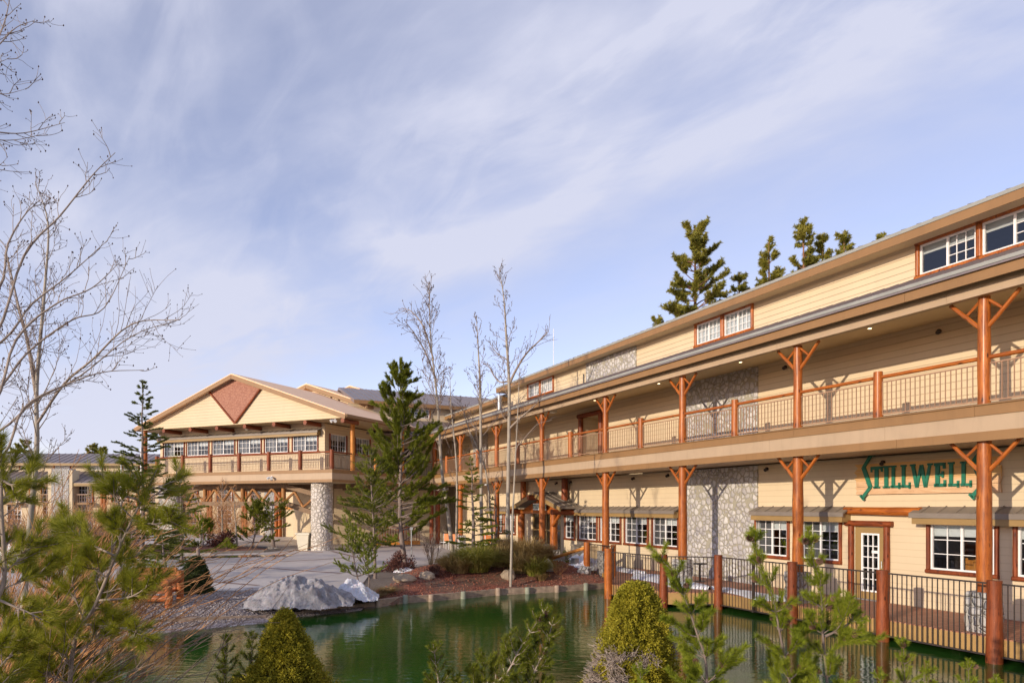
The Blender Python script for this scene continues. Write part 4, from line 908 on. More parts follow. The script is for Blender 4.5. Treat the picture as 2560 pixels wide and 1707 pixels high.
# timber edging
edg=root('timber_edging','weathered timber edging with short green treated posts along the far bank of the pond','edging',(-.5,24.8,-.5))
ep=[(-6.2,20.2),(-5.3,21.1),(-4.3,21.9),(-3.57,22.75),(-2.76,23.15),(-1.73,23.85),(-.54,24.72),(.53,25.2),(1.64,25.65),(2.79,26.25),(3.75,26.8)]
b=MB()
for i,(p,q) in enumerate(zip(ep[:-1],ep[1:])):
    z=-.365 if i>1 else -.44
    b.beam((p[0]+.5,p[1]-24.8,z+.5),(q[0]+.5,q[1]-24.8,z+.5),.14,.17); b.beam((p[0]+.52,p[1]-24.83,z+.33),(q[0]+.52,q[1]-24.83,z+.33),.12,.16)
part('edging_timber',b,M['timber'],edg)
for i,p in enumerate(ep[2:-1]):
    b=MB(); b.sm=True; x=p[0]+.5+.04;y=p[1]-24.8-.13; h=.255+.02*math.sin(i*2.1); b.tube([(x,y,-.3),(x,y,h-.02),(x,y,h)],[.10,.095,.08],10); part('edging_post',b,M['pile'] if i%2 else M['timber'],edg)
le=root('timber_edging','low timber edging half buried in the gravel beside the dirty snow heap','edging',(-8,18.8,-.4))
b=MB(); q0=None
for p in [(-10.2,17.3),(-9.2,18.2),(-8.2,18.75),(-7.0,19.4),(-6.1,20.3)]:
    if q0: b.beam((q0[0]+8,q0[1]-18.8,H1(*q0)+.44),(p[0]+8,p[1]-18.8,H1(*p)+.44),.12,.14)
    q0=p
part('edging_timber',b,M['timber'],le)
# ---------------------------------------------------------------- boardwalk and fence
bwk=root('boardwalk','red brown plank boardwalk with ochre edge board between lodge wing and pond','boardwalk',tuple(WO),WRZ)
out_=[(-1,2.70),(16.6,2.70),(17.4,4.1),(20.1,4.5),(22.7,2.5),(24.8,2.4)]
b=MB(); b.v=[(x,y,0.0) for x,y in [(-1,.02)]+out_+[(24.8,.02)]]; n=len(b.v); b.f=[tuple(range(n))]
b.v+=[(x,y,-.08) for x,y,_ in b.v[:n]]; b.f.append(tuple(range(n,2*n))[::-1]); b.f+=[(i,(i+1)%n,n+(i+1)%n,n+i) for i in range(n)]
part('deck_planks',b,M['deck'],bwk)
b=MB()
for p,q in zip(out_[:-1],out_[1:]): b.beam((p[0],p[1]-.01,-.20),(q[0],q[1]-.01,-.20),.04,.36)
part('edge_board',b,M['deck_fascia'],bwk)
b=MB()
for x in np.arange(0,25,2.5): b.box(x-.1,x+.1,1.4,1.6,-1.2,-.09); 
b.box(-1,24.8,.0,.1,-1.2,-.09); part('support_pier',b,M['timber'],bwk)
# landward ground under walls by the entrance
fen=root('pond_fence','dark metal picket fence with thick log posts along the pond edge of the boardwalk','fence',tuple(W(12,2.8,-.4)),WRZ)
def FF(x,y,z): return (x-12,y-2.8,z+.4)
fp=[(3.1,2.8),(5.7,2.8),(8.45,2.8),(10.95,2.8),(13.65,2.8),(16.55,2.8),(17.5,4.18),(20.08,4.55),(22.7,2.6),(24.85,2.5)]
rr=[.17,.17,.155,.145,.14,.135,.13,.15,.12,.15]
for i,(x,y) in enumerate(fp):
    yb=.02; zt=1.19; zb_=-.53 if i<8 else -.3
    log('log_post',fen,FF(x,y+yb,zb_),FF(x,y+yb,zt+(0.05 if i==7 else 0)),rr[i],M['log_red'] if i<7 and i!=7 else M['log'],rr[i]*.93,16,wob=.06)
for i,(p,q) in enumerate(zip(fp[:-1],fp[1:])):
    a=Vector((*p,0));c=Vector((*q,0)); u=(c-a).normalized(); a=a+u*rr[i]*.8; c=c-u*rr[i+1]*.8
    m=MB(); m.beam(FF(a.x,a.y,1.12),FF(c.x,c.y,1.12),.035,.035); m.beam(FF(a.x,a.y,-.36),FF(c.x,c.y,-.36),.035,.035)
    m.beam(FF(a.x,a.y,-.36),FF(a.x,a.y,1.12),.025,.025); m.beam(FF(c.x,c.y,-.36),FF(c.x,c.y,1.12),.025,.025)
    md_=(a+c)/2
    if (c-a).length>1.9 and i in (4,5,7): m.box(md_.x-12-.035,md_.x-12+.035,md_.y-2.8-.035,md_.y-2.8+.035,.0,1.53)
    pn=part('picket_panel',m,M['iron'],fen); n=int((c-a).length/.118)
    if i==0:
        q_=MB(); q_.box(-.009,.009,-.009,.009,-.36,1.12); pm=q_.mesh('picket'); pm.materials.append(M['iron'])
    for k in range(1,n):
        t=a+(c-a)*k/n; o=bpy.data.objects.new('picket',pm); COL.objects.link(o); f_=FF(t.x,t.y,0); place(o,pn,T(*f_))
log('ramp_handrail',fen,FF(24.9,2.55,.95),FF(27.6,3.9,.02),.07,M['log_yellow'])
# snow on the boardwalk
def heap(name,cx,cy,a_,b_,hh,mat,seed,rot=0,z0=0,res=46,rough=.35,power=1.0,label=None,group=None,cat='snow'):
    xs=np.linspace(-1.05,1.05,res); X,Y=np.meshgrid(xs,xs); ang=np.arctan2(Y,X)
    nz=fnoise(X*1.0,Y,2.2,seed); rim=1+.25*nz; rr_=np.hypot(X,Y)/rim
    Z=hh*np.clip(1-rr_**2,-.4,1)**1.0 if False else hh*(1-rr_**1.6)
    Z=np.where(rr_<1,hh*np.maximum(1-rr_**1.7,0)**power,-.15*(rr_-1)*4)
    n2=fnoise(X*a_,Y*b_,2.2,seed+9); n3=fnoise(X*a_,Y*b_,7,seed+5)
    Z=Z*(1+rough*1.6*n2)+rough*.12*n3*(rr_<1)*min(1,hh*3); px_=X*a_;py_=Y*b_; c,s=math.cos(rot),math.sin(rot)
    V=np.stack([cx+px_*c-py_*s,cy+px_*s+py_*c,z0+Z],-1).reshape(-1,3); idx=np.arange(res*res).reshape(res,res)
    F=np.stack([idx[:-1,:-1],idx[:-1,1:],idx[1:,1:],idx[1:,:-1]],-1).reshape(-1,4); c_=rr_.reshape(-1)[F].mean(1); F=F[c_<1.12]
    u_,inv=np.unique(F,return_inverse=True); V=V[u_]-np.array([cx,cy,z0]); F=inv.reshape(F.shape)
    o=link(name,np_mesh(name,V,F,True),mat,None,T(cx,cy,z0)); return tag(o,label,cat,group)
def strip(name,p0,p1,wd,hh,mat,seed,z0,label):
    p0=Vector(p0);p1=Vector(p1); L_=(p1-p0).length; n=int(L_/.12); k=9; u=(p1-p0).normalized(); nn=Vector((-u.y,u.x,0)); V=[]
    c0=(p0+p1)/2
    for i in range(n+1):
        t=i/n; w_=wd*(1+.45*noise.noise((i*.12*.6,seed,0)))*min(1,4*t+.1,4*(1-t)+.1); of=.15*noise.noise((i*.05,seed+7,3))
        for j in range(k):
            s=(j/(k-1)*2-1); z=hh*(1-s*s)*(1+.5*noise.noise((i*.2,j*.5,seed)))-.01; p=p0+u*(L_*t)+nn*(s*w_/2+of)-c0; V.append((p.x,p.y,z0+z-c0.z))
    idx=np.arange((n+1)*k).reshape(n+1,k); F=np.stack([idx[:-1,:-1],idx[:-1,1:],idx[1:,1:],idx[1:,:-1]],-1).reshape(-1,4)
    o=link(name,np_mesh(name,V,F,True),mat,None,Matrix.Translation(c0)); return tag(o,label,'snow')
def wz(x,y): p=W(x,y); return (p.x,p.y,0)
strip('snow_strip',wz(13.9,2.15),wz(17.6,2.15),.95,.10,M['snow'],1,0,'strip of white snow on the boardwalk right of the stone chimney foot')
strip('snow_strip',wz(17.3,2.5),wz(22.3,1.9),1.5,.13,M['snow'],4,0,'widest strip of white snow on the boardwalk before the stone chimney')
strip('snow_strip',wz(22.4,1.3),wz(24.7,1.2),.9,.12,M['snow'],9,0,'short strip of white snow on the boardwalk beside the ramp handrail')
heap('snow_heap',-6.45,20.6,1.60,1.05,.72,M['snow_dirty'],3,.1,-.18,110,.32,.85,'large dirty grey heap of ploughed snow on the gravel between plaza and pond')
heap('snow_heap',-5.0,21.55,.75,.6,.45,M['snow_mid'],11,.1,-.15,60,.38,.9,'jagged whiter snow lump at the right end of the dirty heap')
heap('snow_patch',-4.4,28.4,.5,.25,.16,M['snow'],14,.1,.02,24,.3,1,'small snow patch behind the slim young pine trunk')
heap('snow_patch',-2.3,34.7,.5,.3,.18,M['snow'],15,.1,.1,24,.3,1,'small snow patch at the foot of the leaning white aspen')
heap('snow_patch',.2,31.6,1.3,.9,.55,M['snow'],16,.3,.1,34,.6,1,'snow pile behind the tall ornamental grass')
heap('snow_patch',3.0,29.2,.9,.5,.25,M['snow'],19,.3,.05,28,.6,1,'snow patch on the mulch below the log handrail')
heap('snow_patch',3.2,31.5,1.1,.5,.3,M['snow'],21,-.3,.1,28,.6,1,'snow patch in front of the glazed lodge entrance')
heap('snow_patch',-28,38.5,2.2,1.0,.5,M['snow'],22,0,.0,28,.5,1,'snow patch beside the left cobble column')
# ---------------------------------------------------------------- boulders
def rock(name,x,y,s,mat,seed,label,z=None,sink=.36):
    b=MB(); b.sm=False; n=9;k=12
    rg=Vector((seed*3.1,seed*1.7,0)); z0=H1(x,y) if z is None else z
    for i in range(n+1):
        ph=math.pi*i/n
        for j in range(k):
            th=2*math.pi*j/k; d=Vector((math.sin(ph)*math.cos(th),math.sin(ph)*math.sin(th),math.cos(ph))); q=1+.35*noise.noise(d*1.3+rg)+.15*noise.noise(d*3.5+rg)
            b.v.append((d.x*s[0]*q,d.y*s[1]*q,d.z*s[2]*q+s[2]*(1-sink*2)))
    for i in range(n):
        for j in range(k): b.f.append((i*k+j,i*k+(j+1)%k,(i+1)*k+(j+1)%k,(i+1)*k+j))
    o=part(name,b,mat,None,T(x,y,z0)); return tag(o,label,'boulder')
rock('boulder',-3.85,24.4,(.40,.28,.18),M['rock'],1,'flat tan boulder on the red mulch, leftmost of the pair')
rock('boulder',-3.1,24.9,(.27,.22,.18),M['rock'],2,'rounded tan boulder beside the small dark shrub')
rock('boulder',-.35,28.2,(.36,.32,.34),M['rock_grey'],3,'grey boulder half hidden behind the green ornamental grass')
rock('boulder',-.15,26.2,(.28,.26,.28),M['rock'],4,'tan pointed boulder at the right foot of the green ornamental grass')
rock('boulder',1.45,27.6,(.25,.25,.30),M['stone_base'],5,'pale square rock at the low end of the log handrail')
rock('boulder',2.95,27.9,(.30,.25,.20),M['stone_base'],6,'pale block rock in the mulch next to the fence corner')
rock('boulder',-6.75,19.3,(.20,.14,.10),M['rock'],7,'small flat rock by the water below the snow heap')
rock('boulder',-21.2,38.9,(.5,.4,.35),M['rock'],8,'tan boulder in the drive island beside the left cobble column')
rock('boulder',-17.1,39.4,(.33,.3,.25),M['rock'],9,'pale boulder at the front of the drive island')
rock('boulder',-7.6,17.4,(.35,.2,.10),M['rock'],10,'flat tan slab at the waterline of the gravel shore')
# ---------------------------------------------------------------- bench, bin, lamp posts, chairs
bn=root('log_bench','orange stained heavy log bench with solid plank back on the gravel shore','bench',(-10.2,19.3,-.08),R(-4))
b=MB(); b.beam((-.75,.35,.92),(.55,.35,.92),.07,.22); b.beam((-.75,.30,.70),(.55,.30,.70),.07,.20); b.beam((-.78,.27,.50),(.58,.27,.50),.07,.18); part('backrest',b,M['red_wood'],bn)
b=MB(); b.box(-.85,.60,-.28,-.08,.36,.43); b.box(-.85,.60,-.06,.14,.36,.43); b.box(-.85,.60,.15,.27,.36,.43); part('seat',b,M['red_wood'],bn)
for x in (-.86,.66):
    log('leg',bn,(x,-.25,-.1),(x,-.25,.62),.10,M['red_wood'],None,10); log('leg',bn,(x,.33,-.1),(x,.33,.95),.10,M['red_wood'],None,10); log('armrest',bn,(x,-.38,.66),(x,.40,.70),.085,M['red_wood'],None,10)
log('apron',bn,(-.95,-.26,.22),(.75,-.26,.22),.09,M['red_wood'],None,10)
bi=root('planter_bin','tall tapered cream bin standing beside the right cobble column','bin',(-12.85,42.2,0))
b=MB(); b.prism([(-.27,-.27),(.27,-.27),(.27,.27),(-.27,.27)],2,0,.01)
n=len(b.v)
for z,h in ((0.01,.27),(.95,.38)):
    b.v+=[(-h,-h,z),(h,-h,z),(h,h,z),(-h,h,z)]
b.f+=[(n+i,n+(i+1)%4,n+4+(i+1)%4,n+4+i) for i in range(4)]; part('bin_body',b,M['cream'],bi)
b=MB(); b.box(-.42,.42,-.42,.42,.95,1.08); part('rim',b,M['cream'],bi)
sp=root('sign_post','slim grey metal post with a small round sign between the tall pine and bare shrub','sign post',(-4.55,30.9,0))
b=MB(); b.sm=True; b.tube([(0,0,-.1),(0,0,1.75)],.028,8); part('post',b,M['grey_metal'],sp); b=MB(); b.sm=True; b.tube([(0,-.035,1.75),(0,-.03,1.75+.001)],.01,6); b.v=[];b.f=[]; b.tube([(0,-.045,1.7),(0,-.03,1.7)],.075,16); part('sign_face',b,M['grey_metal'],sp)
po=root('bollard_post','short dark weathered post on the plaza above the conical shrub','post',(-13.1,28.5,0)); b=MB(); b.sm=True; b.tube([(0,0,-.1),(0,0,.95),(.02,0,1.0)],[.08,.075,.04],9); part('post',b,M['pine_bark'],po)
def garden_chair(x,y,rz,label):
    c=root('garden_chair',label,'chair',(x,y,.0),rz,'white framed chairs by the shaded wall')
    b=MB(); b.box(-.25,.25,-.22,.24,.42,.45); part('seat',b,M['white_metal'],c)
    b=MB(); b.box(-.25,.25,.24,.27,.50,.95); part('backrest',b,M['orange_cloth'],c)
    for sx_ in (-.24,.24):
        for sy in (-.2,.24): b=MB(); b.sm=True; b.tube([(sx_,sy,0),(sx_,sy,.42 if sy<0 else .97)],.018,6); part('leg',b,M['white_metal'],c)
for i,(u,dpt) in enumerate(((1112,43.5),(1133,43.0),(1210,41.5),(1224,41))):
    garden_chair((u-1280)/1707*dpt,dpt,R(-30+12*i),['white framed chair with orange back, left of the leaning aspen trunk','orange backed chair right behind the leaning aspen trunk','orange backed chair behind the straight middle aspen','orange backed chair nearest the lodge entrance porch'][i])
# wooden planter trough under the rear wing
tr_=root('planter_trough','long low orange wooden planter with slatted trellis back by the shaded wall','planter',(-8.0,47.5,0),R(10))
b=MB(); b.box(-1.6,1.6,-.2,.2,.05,.3); part('trough',b,M['log_yellow'],tr_); b=MB()
for k in range(18): b.box(-1.55+k*.18,-1.50+k*.18,.0,.03,.3,1.25)
b.box(-1.6,1.6,.031,.06,1.2,1.27); part('trellis',b,M['log_red'],tr_)
# flag poles and disabled parking sign far left
for u,dp,h,lb in ((303,62,7.4,'bare white pole left of the tall spruce'),(353,60,7.8,'white pole right behind the tall spruce trunk')):
    f=root('flag_pole',lb,'pole',((u-1280)/1707*dp,dp,-1.4),0,'white poles beyond the drive'); b=MB(); b.sm=True; b.tube([(0,0,0),(0,0,h+1.4)],[.10,.06],8); part('pole',b,M['white_metal'],f)
f=root('parking_sign','small blue and white wheelchair parking sign on a thin post beyond the drive','sign',((224-1280)/1707*55,55,-1.2)); b=MB(); b.sm=True; b.tube([(0,0,0),(0,0,2.4)],.04,6); part('post',b,M['white_metal'],f)
b=MB(); b.box(-.28,.28,-.08,-.05,1.95,2.85); part('sign_face',b,M['white_metal'],f); b=MB(); b.box(-.25,.25,-.095,-.081,2.33,2.82); part('blue_panel',b,M['blue_sign'],f)
b=MB(); b.sm=False; b.tube([(.0,-.1,2.70),(.0,-.1,2.76)],.03,8)
b.beam((.0,-.10,2.70),(.0,-.10,2.54),.03,.03); b.beam((.0,-.10,2.54),(.10,-.10,2.54),.03,.03); b.beam((.10,-.10,2.54),(.14,-.10,2.42),.03,.03); b.beam((-.02,-.10,2.62),(.08,-.10,2.62),.025,.025)
for k in range(10):
    t0=R(110+22*k);t1=R(110+22*(k+1)); b.beam((.0+.11*math.cos(t0),-.10,2.48+.11*math.sin(t0)),(.0+.11*math.cos(t1),-.10,2.48+.11*math.sin(t1)),.025,.025)
part('wheelchair_symbol',b,M['white_metal'],f)
# security floodlights on the lodge
def flood(x,y,z,label,parent_rz=LRZ,org=LP):
    p=org(x,y,z); f=root('floodlight',label,'security light',tuple(p),parent_rz,'twin white floodlights on the entrance lodge')
    b=MB(); b.sm=True; b.tube([(0,-.02,0),(0,.06,0)],.07,10); part('mount',b,M['white_metal'],f)
    for s in (-1,1): b=MB(); b.sm=True; b.tube([(s*.03,.05,0),(s*.10,.16,-.02),(s*.16,.26,-.10)],[.03,.06,.10],10); part('lamp_head',b,M['white_metal'],f)
flood(4.6,.0,4.52,'twin white floodlight in the middle of the balcony fascia'); flood(12.4,.0,4.5,'twin white floodlight on the balcony fascia near the spruce'); flood(-.2,-.1,7.85,'twin white floodlight under the right roof corner of the lodge')
b=MB(); b.box(-.12,.12,0,.1,-.06,.06); tag(part('wall_speaker',b,M['cream'],None,Matrix.Translation(LP(8.0,-1.40,7.78))@RZ(LRZ)),'small cream box lamp under the gable of the entrance lodge','lamp')
# electrical box by ramp
p=W(25.2,2.9); eb=root('power_box','grey electrical box on a stub post beside the fence corner post','box',(p.x,p.y,.0),WRZ); b=MB(); b.box(-.16,.16,-.1,.1,.05,.5); part('cabinet',b,M['grey_metal'],eb); b=MB(); b.box(-.05,.05,-.04,.04,-.2,.05); part('stub_post',b,M['timber'],eb)
# small round table on the boardwalk
p=W(19.4,1.1); tb=root('side_table','small dark round table on the boardwalk by the stone chimney','table',(p.x,p.y,0)); b=MB(); b.sm=True; b.tube([(0,0,.62),(0,0,.66)],.26,18); part('tabletop',b,M['iron'],tb); b=MB(); b.sm=True; b.tube([(0,0,.01),(0,0,.62)],.03,8); part('pedestal',b,M['iron'],tb); b=MB(); b.tube([(0,0,0),(0,0,.02)],.2,12); part('base',b,M['iron'],tb)
# furniture seen through the windows
def in_chair(x,y,label):
    p=W(x,y); c=root('wooden_chair',label,'chair',(p.x,p.y,0),WRZ,'honey wood chairs behind the right window')
    b=MB(); b.box(-.25,.25,-.25,.25,.44,.5); part('seat',b,M['log_yellow'],c); b=MB(); b.box(-.22,.22,-.27,-.22,.55,1.25); part('backrest',b,M['log_yellow'],c)
    for a in (-.22,.22):
        for q in (-.23,.2): log('leg',c,(a,q,0),(a,q,.44 if q>0 else 1.3),.035,M['log_yellow'],None,7)
in_chair(10.9,-.8,'honey wood chair inside the right window, nearer the log column'); in_chair(11.35,-1.2,'honey wood chair inside the right window, further left')
def houseplant(x,y,z,label,seed,red=False):
    rg=random.Random(seed); p=W(x,y,z); c=root('houseplant',label,'plant',tuple(p),0,'houseplants on the inner window sills'); b=MB(); b.sm=True; b.tube([(0,0,-.0),(0,0,.16)],[.07,.10],10); part('pot',b,M['orange_cloth'] if red else M['iron'],c)
    b=MB()
    for k in range(26):
        a=rg.uniform(0,6.28); r=rg.uniform(.12,.34); h=rg.uniform(.15,.5); q=Vector((math.cos(a),math.sin(a),0)); s=Vector((-q.y,q.x,0))*.022; base=Vector((0,0,.14)); mid=q*r*.5+Vector((0,0,.14+h)); tip=q*r+Vector((0,0,.14+h*.7)); b.quad(base-s*.3,base+s*.3,mid+s,mid-s); b.quad(mid-s,mid+s,tip+s*.1,tip-s*.1)
    part('leaves',b,M['needle_bright'],c)
houseplant(16.75,-.30,1.08,'leafy green houseplant inside the window left of the log column',1); houseplant(14.9,-.3,1.08,'leafy green houseplant inside the window next to the log lintel',2); houseplant(22.35,-.35,1.08,'small potted plant inside the window beside the stone chimney',3,True); houseplant(24.5,-.35,1.08,'small potted plant in the second window from the stone chimney',4,True)
# ================================================================ VEGETATION
M['needle_near']=leaf('soft_pine_needles',(.10,.13,.010),(.26,.27,.018),(.46,.43,.05),1.2)
M['bark_mid']=bark('grey_tan_branch_bark',(.20,.15,.12),(.38,.31,.25),(3,3,3),.2)
NR=np.random.RandomState(7)
def needle_tris(P,D,L_,W_,rs=NR):
    """one thin triangle per needle"""
    n=len(P); s=nrm(np.cross(D,rs.normal(size=(n,3)))); V=np.stack([P-s*W_[:,None]/2,P+s*W_[:,None]/2,P+D*L_[:,None]],1).reshape(-1,3); return V,np.arange(3*n).reshape(n,3)
def shoot_needles(shoots,dens,L_,W_,spread=.75,rs=NR,droop=0,skip=0.0,tuft=6,flat=0):
    """shoots: list of (Kx3 polyline). needles around the axis, leaning forward"""
    A=[];Bd=[]
    for p in shoots:
        p=np.asarray(p); seg=p[1:]-p[:-1]; ln=np.linalg.norm(seg,axis=1); tot=ln.sum(); n=max(3,int(tot*dens*(1-skip))); t=skip+(1-skip)*rs.rand(n); cum=np.concatenate([[0],np.cumsum(ln)])/tot
        i=np.clip(np.searchsorted(cum,t)-1,0,len(seg)-1); f=(t-cum[i])/np.maximum(cum[i+1]-cum[i],1e-6); A.append(p[i]+seg[i]*f[:,None]); Bd.append(seg[i]/np.maximum(ln[i],1e-6)[:,None])
        if tuft: A.append(np.repeat(p[-1:],tuft,0)); Bd.append(np.repeat(seg[-1:]/max(ln[-1],1e-6),tuft,0))
    A=np.concatenate(A); Bd=np.concatenate(Bd); n=len(A)
    r=rs.normal(size=(n,3)); 
    if flat: r[:,2]*=flat
    r=nrm(r-Bd*(r*Bd).sum(1,keepdims=True)); D=nrm(Bd+r*(spread*(.7+.6*rs.rand(n)))[:,None]); D[:,2]-=droop; D=nrm(D)
    return needle_tris(A,D,L_*(.75+.5*rs.rand(n)),np.full(n,W_),rs)
def curve(p0,d,length,K,rs,wander=.15,up=0.0,sag=0.0):
    p=[np.array(p0,float)]; d=np.array(d,float); d/=np.linalg.norm(d); st=length/(K-1)
    for i in range(K-1):
        d=d+rs.normal(size=3)*wander+np.array([0,0,up-sag*i/(K-1)]); d/=np.linalg.norm(d); p.append(p[-1]+d*st)
    return np.array(p)
def perp_dir(t,ang,az):
    t=t/np.linalg.norm(t); a=np.cross(t,[0,0,1.]) ; 
    if np.linalg.norm(a)<.1: a=np.cross(t,[1.,0,0])
    a/=np.linalg.norm(a); b=np.cross(t,a); return t*math.cos(ang)+(a*math.cos(az)+b*math.sin(az))*math.sin(ang)
def at(poly,t):
    p=np.asarray(poly); ln=np.linalg.norm(p[1:]-p[:-1],axis=1); c=np.concatenate([[0],np.cumsum(ln)]); s=t*c[-1]; i=min(max(int(np.searchsorted(c,s))-1,0),len(ln)-1); f=(s-c[i])/ln[i]; return p[i]+(p[i+1]-p[i])*f,(p[i+1]-p[i])/ln[i]
def emit_thing(root_,parts):
    for nm,VF,mat,smooth in parts:
        V,F=VF; V=np.asarray(V)-np.array(root_.location)[None,:]; o_=link(nm,np_mesh(nm,V,F,smooth),mat,root_)
        if nm=='buds': o_['kind']='stuff'
def vroot(name,label,cat,p,group=None): return root(name,label,cat,(p[0],p[1],p[2]),0,group)
def join(*vf):
    Vs=[];Fs=[];o=0
    for V,F in vf: Vs.append(V);Fs.append(F+o);o+=len(V)
    return np.concatenate(Vs),np.concatenate(Fs)
def smooth_poly(pts,n=4):
    P=[np.array(p,float) for p in pts]; P=[2*P[0]-P[1]]+P+[2*P[-1]-P[-2]]; o=[]
    for i in range(1,len(P)-2):
        for k in range(n):
            t=k/n; a,b,c,d=P[i-1],P[i],P[i+1],P[i+2]; o.append(.5*((2*b)+(c-a)*t+(2*a-5*b+4*c-d)*t*t+(3*b-a-3*c+d)*t**3))
    o.append(P[-2]); return np.array(o)
# ---- pines of the bed and plaza
def pine(label,base,top,rmax,seed,nwh=14,first=.22,mat='needle',nl=.13,nw=.012,dens=170,br=M['pine_bark'],trunk_r=.11,cat='pine tree',name='pine_tree',prof=None,upang=.35,sub=5,group=None,sparse=0,shoot_l=.45,lean_pts=None,tuft=10,wander=.12,spread=.75):
    rs=np.random.RandomState(seed); base=np.array(base,float);top=np.array(top,float); o=vroot(name,label,cat,base,group); Hh=top[2]-base[2]
    tr=smooth_poly(lean_pts if lean_pts else [base,base+(top-base)*.35+[rs.normal()*.08,rs.normal()*.08,0],base+(top-base)*.7+[rs.normal()*.06,rs.normal()*.06,0],top],5)
    rad=trunk_r*(1-np.linspace(0,1,len(tr))*.9); tubes=[]; shoots=[np.array([at(tr,.93)[0],tr[-1]])]
    limbs=[]
    for w_ in range(nwh):
        t=first+(1-first)*((w_+rs.rand()*.5)/nwh)**.92; f=(t-first)/(1-first); k=rs.randint(3,6) if f<.85 else 3
        pr=(prof(f) if prof else (math.sin(min(1,f*2.2+.25)*math.pi/2)*(1-f)**.75)); 
        for q in range(k):
            if rs.rand()<sparse: continue
            az=rs.rand()*6.28; Lb=rmax*pr*(.6+.55*rs.rand())+.12; p,tt=at(tr,min(t+rs.normal()*.008,.99)); up=.05+upang*f*1.8; d=np.array([math.cos(az),math.sin(az),up*(.7+.6*rs.rand())])
            c=curve(p,d,Lb,6,rs,wander,.06); tubes.append((c,trunk_r*.30*(1-f*.6)*np.linspace(1,.25,6)*min(1,.5+Lb/rmax))); limbs.append((c,Lb,f))
    for c,Lb,f in limbs:
        ns=max(1,int(sub*(Lb/rmax+.25)))
        shoots.append(np.array([at(c,.75)[0],c[-1]+(c[-1]-c[-2])*.3]))
        for s in range(ns):
            t=.35+.6*(s+rs.rand())/ns; p,tt=at(c,t); sg=1 if s%2 else -1; d=tt*.8+np.cross(tt,[0,0,1])*sg*(.5+.4*rs.rand())+np.array([0,0,.15+.35*rs.rand()]); l_=shoot_l*(.5+.7*rs.rand())*(.6+.4*Lb/rmax); s_=curve(p,d,l_,4,rs,.1,.05); tubes.append((s_,np.linspace(.012,.005,4))); shoots.append(s_)
    nw=nw*1.35; dens=dens*2.1
    V,F=tubes_np([(tr,rad)],10); tv=tubes_np(tubes,4); emit_thing(o,[('trunk',(V,F),br,True),('branches',tv,br,True),('foliage',shoot_needles(shoots,dens,nl,nw,spread,rs,tuft=tuft),M[mat],False)]); return o
def G_(x,y): return H1(x,y)
def pt(u,v,d): return np.array([(u-1280)/1707*d,d,EZ+(1265-v)/1707*d])
def gp(u,d,dz=-.05): x=(u-1280)/1707*d; return np.array([x,d,G_(x,d)+dz])
# ---- spruces: level branches in flat sprays
def spruce(label,base,top,rmax,seed,first=.12,nwh=24,mat='spruce',nl=.05,nw=.012,dens=260,trunk_r=.09,sub=7,sag=.10,group=None,sparse=.15,cat='spruce tree'):
    rs=np.random.RandomState(seed); base=np.array(base,float);top=np.array(top,float); o=vroot('spruce_tree',label,cat,base,group)
    tr=np.array([base+(top-base)*t for t in np.linspace(0,1,12)])+rs.normal(size=(12,3))*[.015,.015,0]; tubes=[];shoots=[np.array([at(tr,.9)[0],tr[-1]])]
    for w_ in range(nwh):
        f=(w_+rs.rand()*.6)/nwh; t=first+(1-first)*f; 
        for q in range(rs.randint(3,6)):
            if rs.rand()<sparse: continue
            az=rs.rand()*6.28; Lb=(rmax*(1-f)**.85*(.55+.55*rs.rand())+.08); p,_=at(tr,min(t,.99)); c=curve(p,[math.cos(az),math.sin(az),.12+.3*f],Lb,6,rs,.06,0,.12*(1-f)); c[-2:,2]+=.02; tubes.append((c,np.linspace(.018,.005,6)*(1-.5*f))); shoots.append(c[2:])
            ns=max(2,int(sub*Lb/rmax))
            for s in range(ns):
                tt_=.25+.7*(s+rs.rand()*.5)/ns; pp,d0=at(c,tt_); sg=1 if s%2 else -1; d=d0*.8+np.cross(d0,[0,0,1])*sg*.7; d[2]-=.12*rs.rand(); s_=curve(pp,d,Lb*.42*(1.1-tt_*.6)*(.7+.6*rs.rand()),4,rs,.08,0,.05); tubes.append((s_,np.linspace(.007,.003,4))); shoots.append(s_)
    nw=nw*1.3; dens=dens*1.8
    emit_thing(o,[('trunk',tubes_np([(tr,trunk_r*(1-np.linspace(0,1,12)*.9))],9),M['pine_bark'],True),('branches',tubes_np(tubes,4),M['twig'],True),('foliage',shoot_needles(shoots,dens,nl,nw,.8,rs,tuft=3),M[mat],False)]); return o
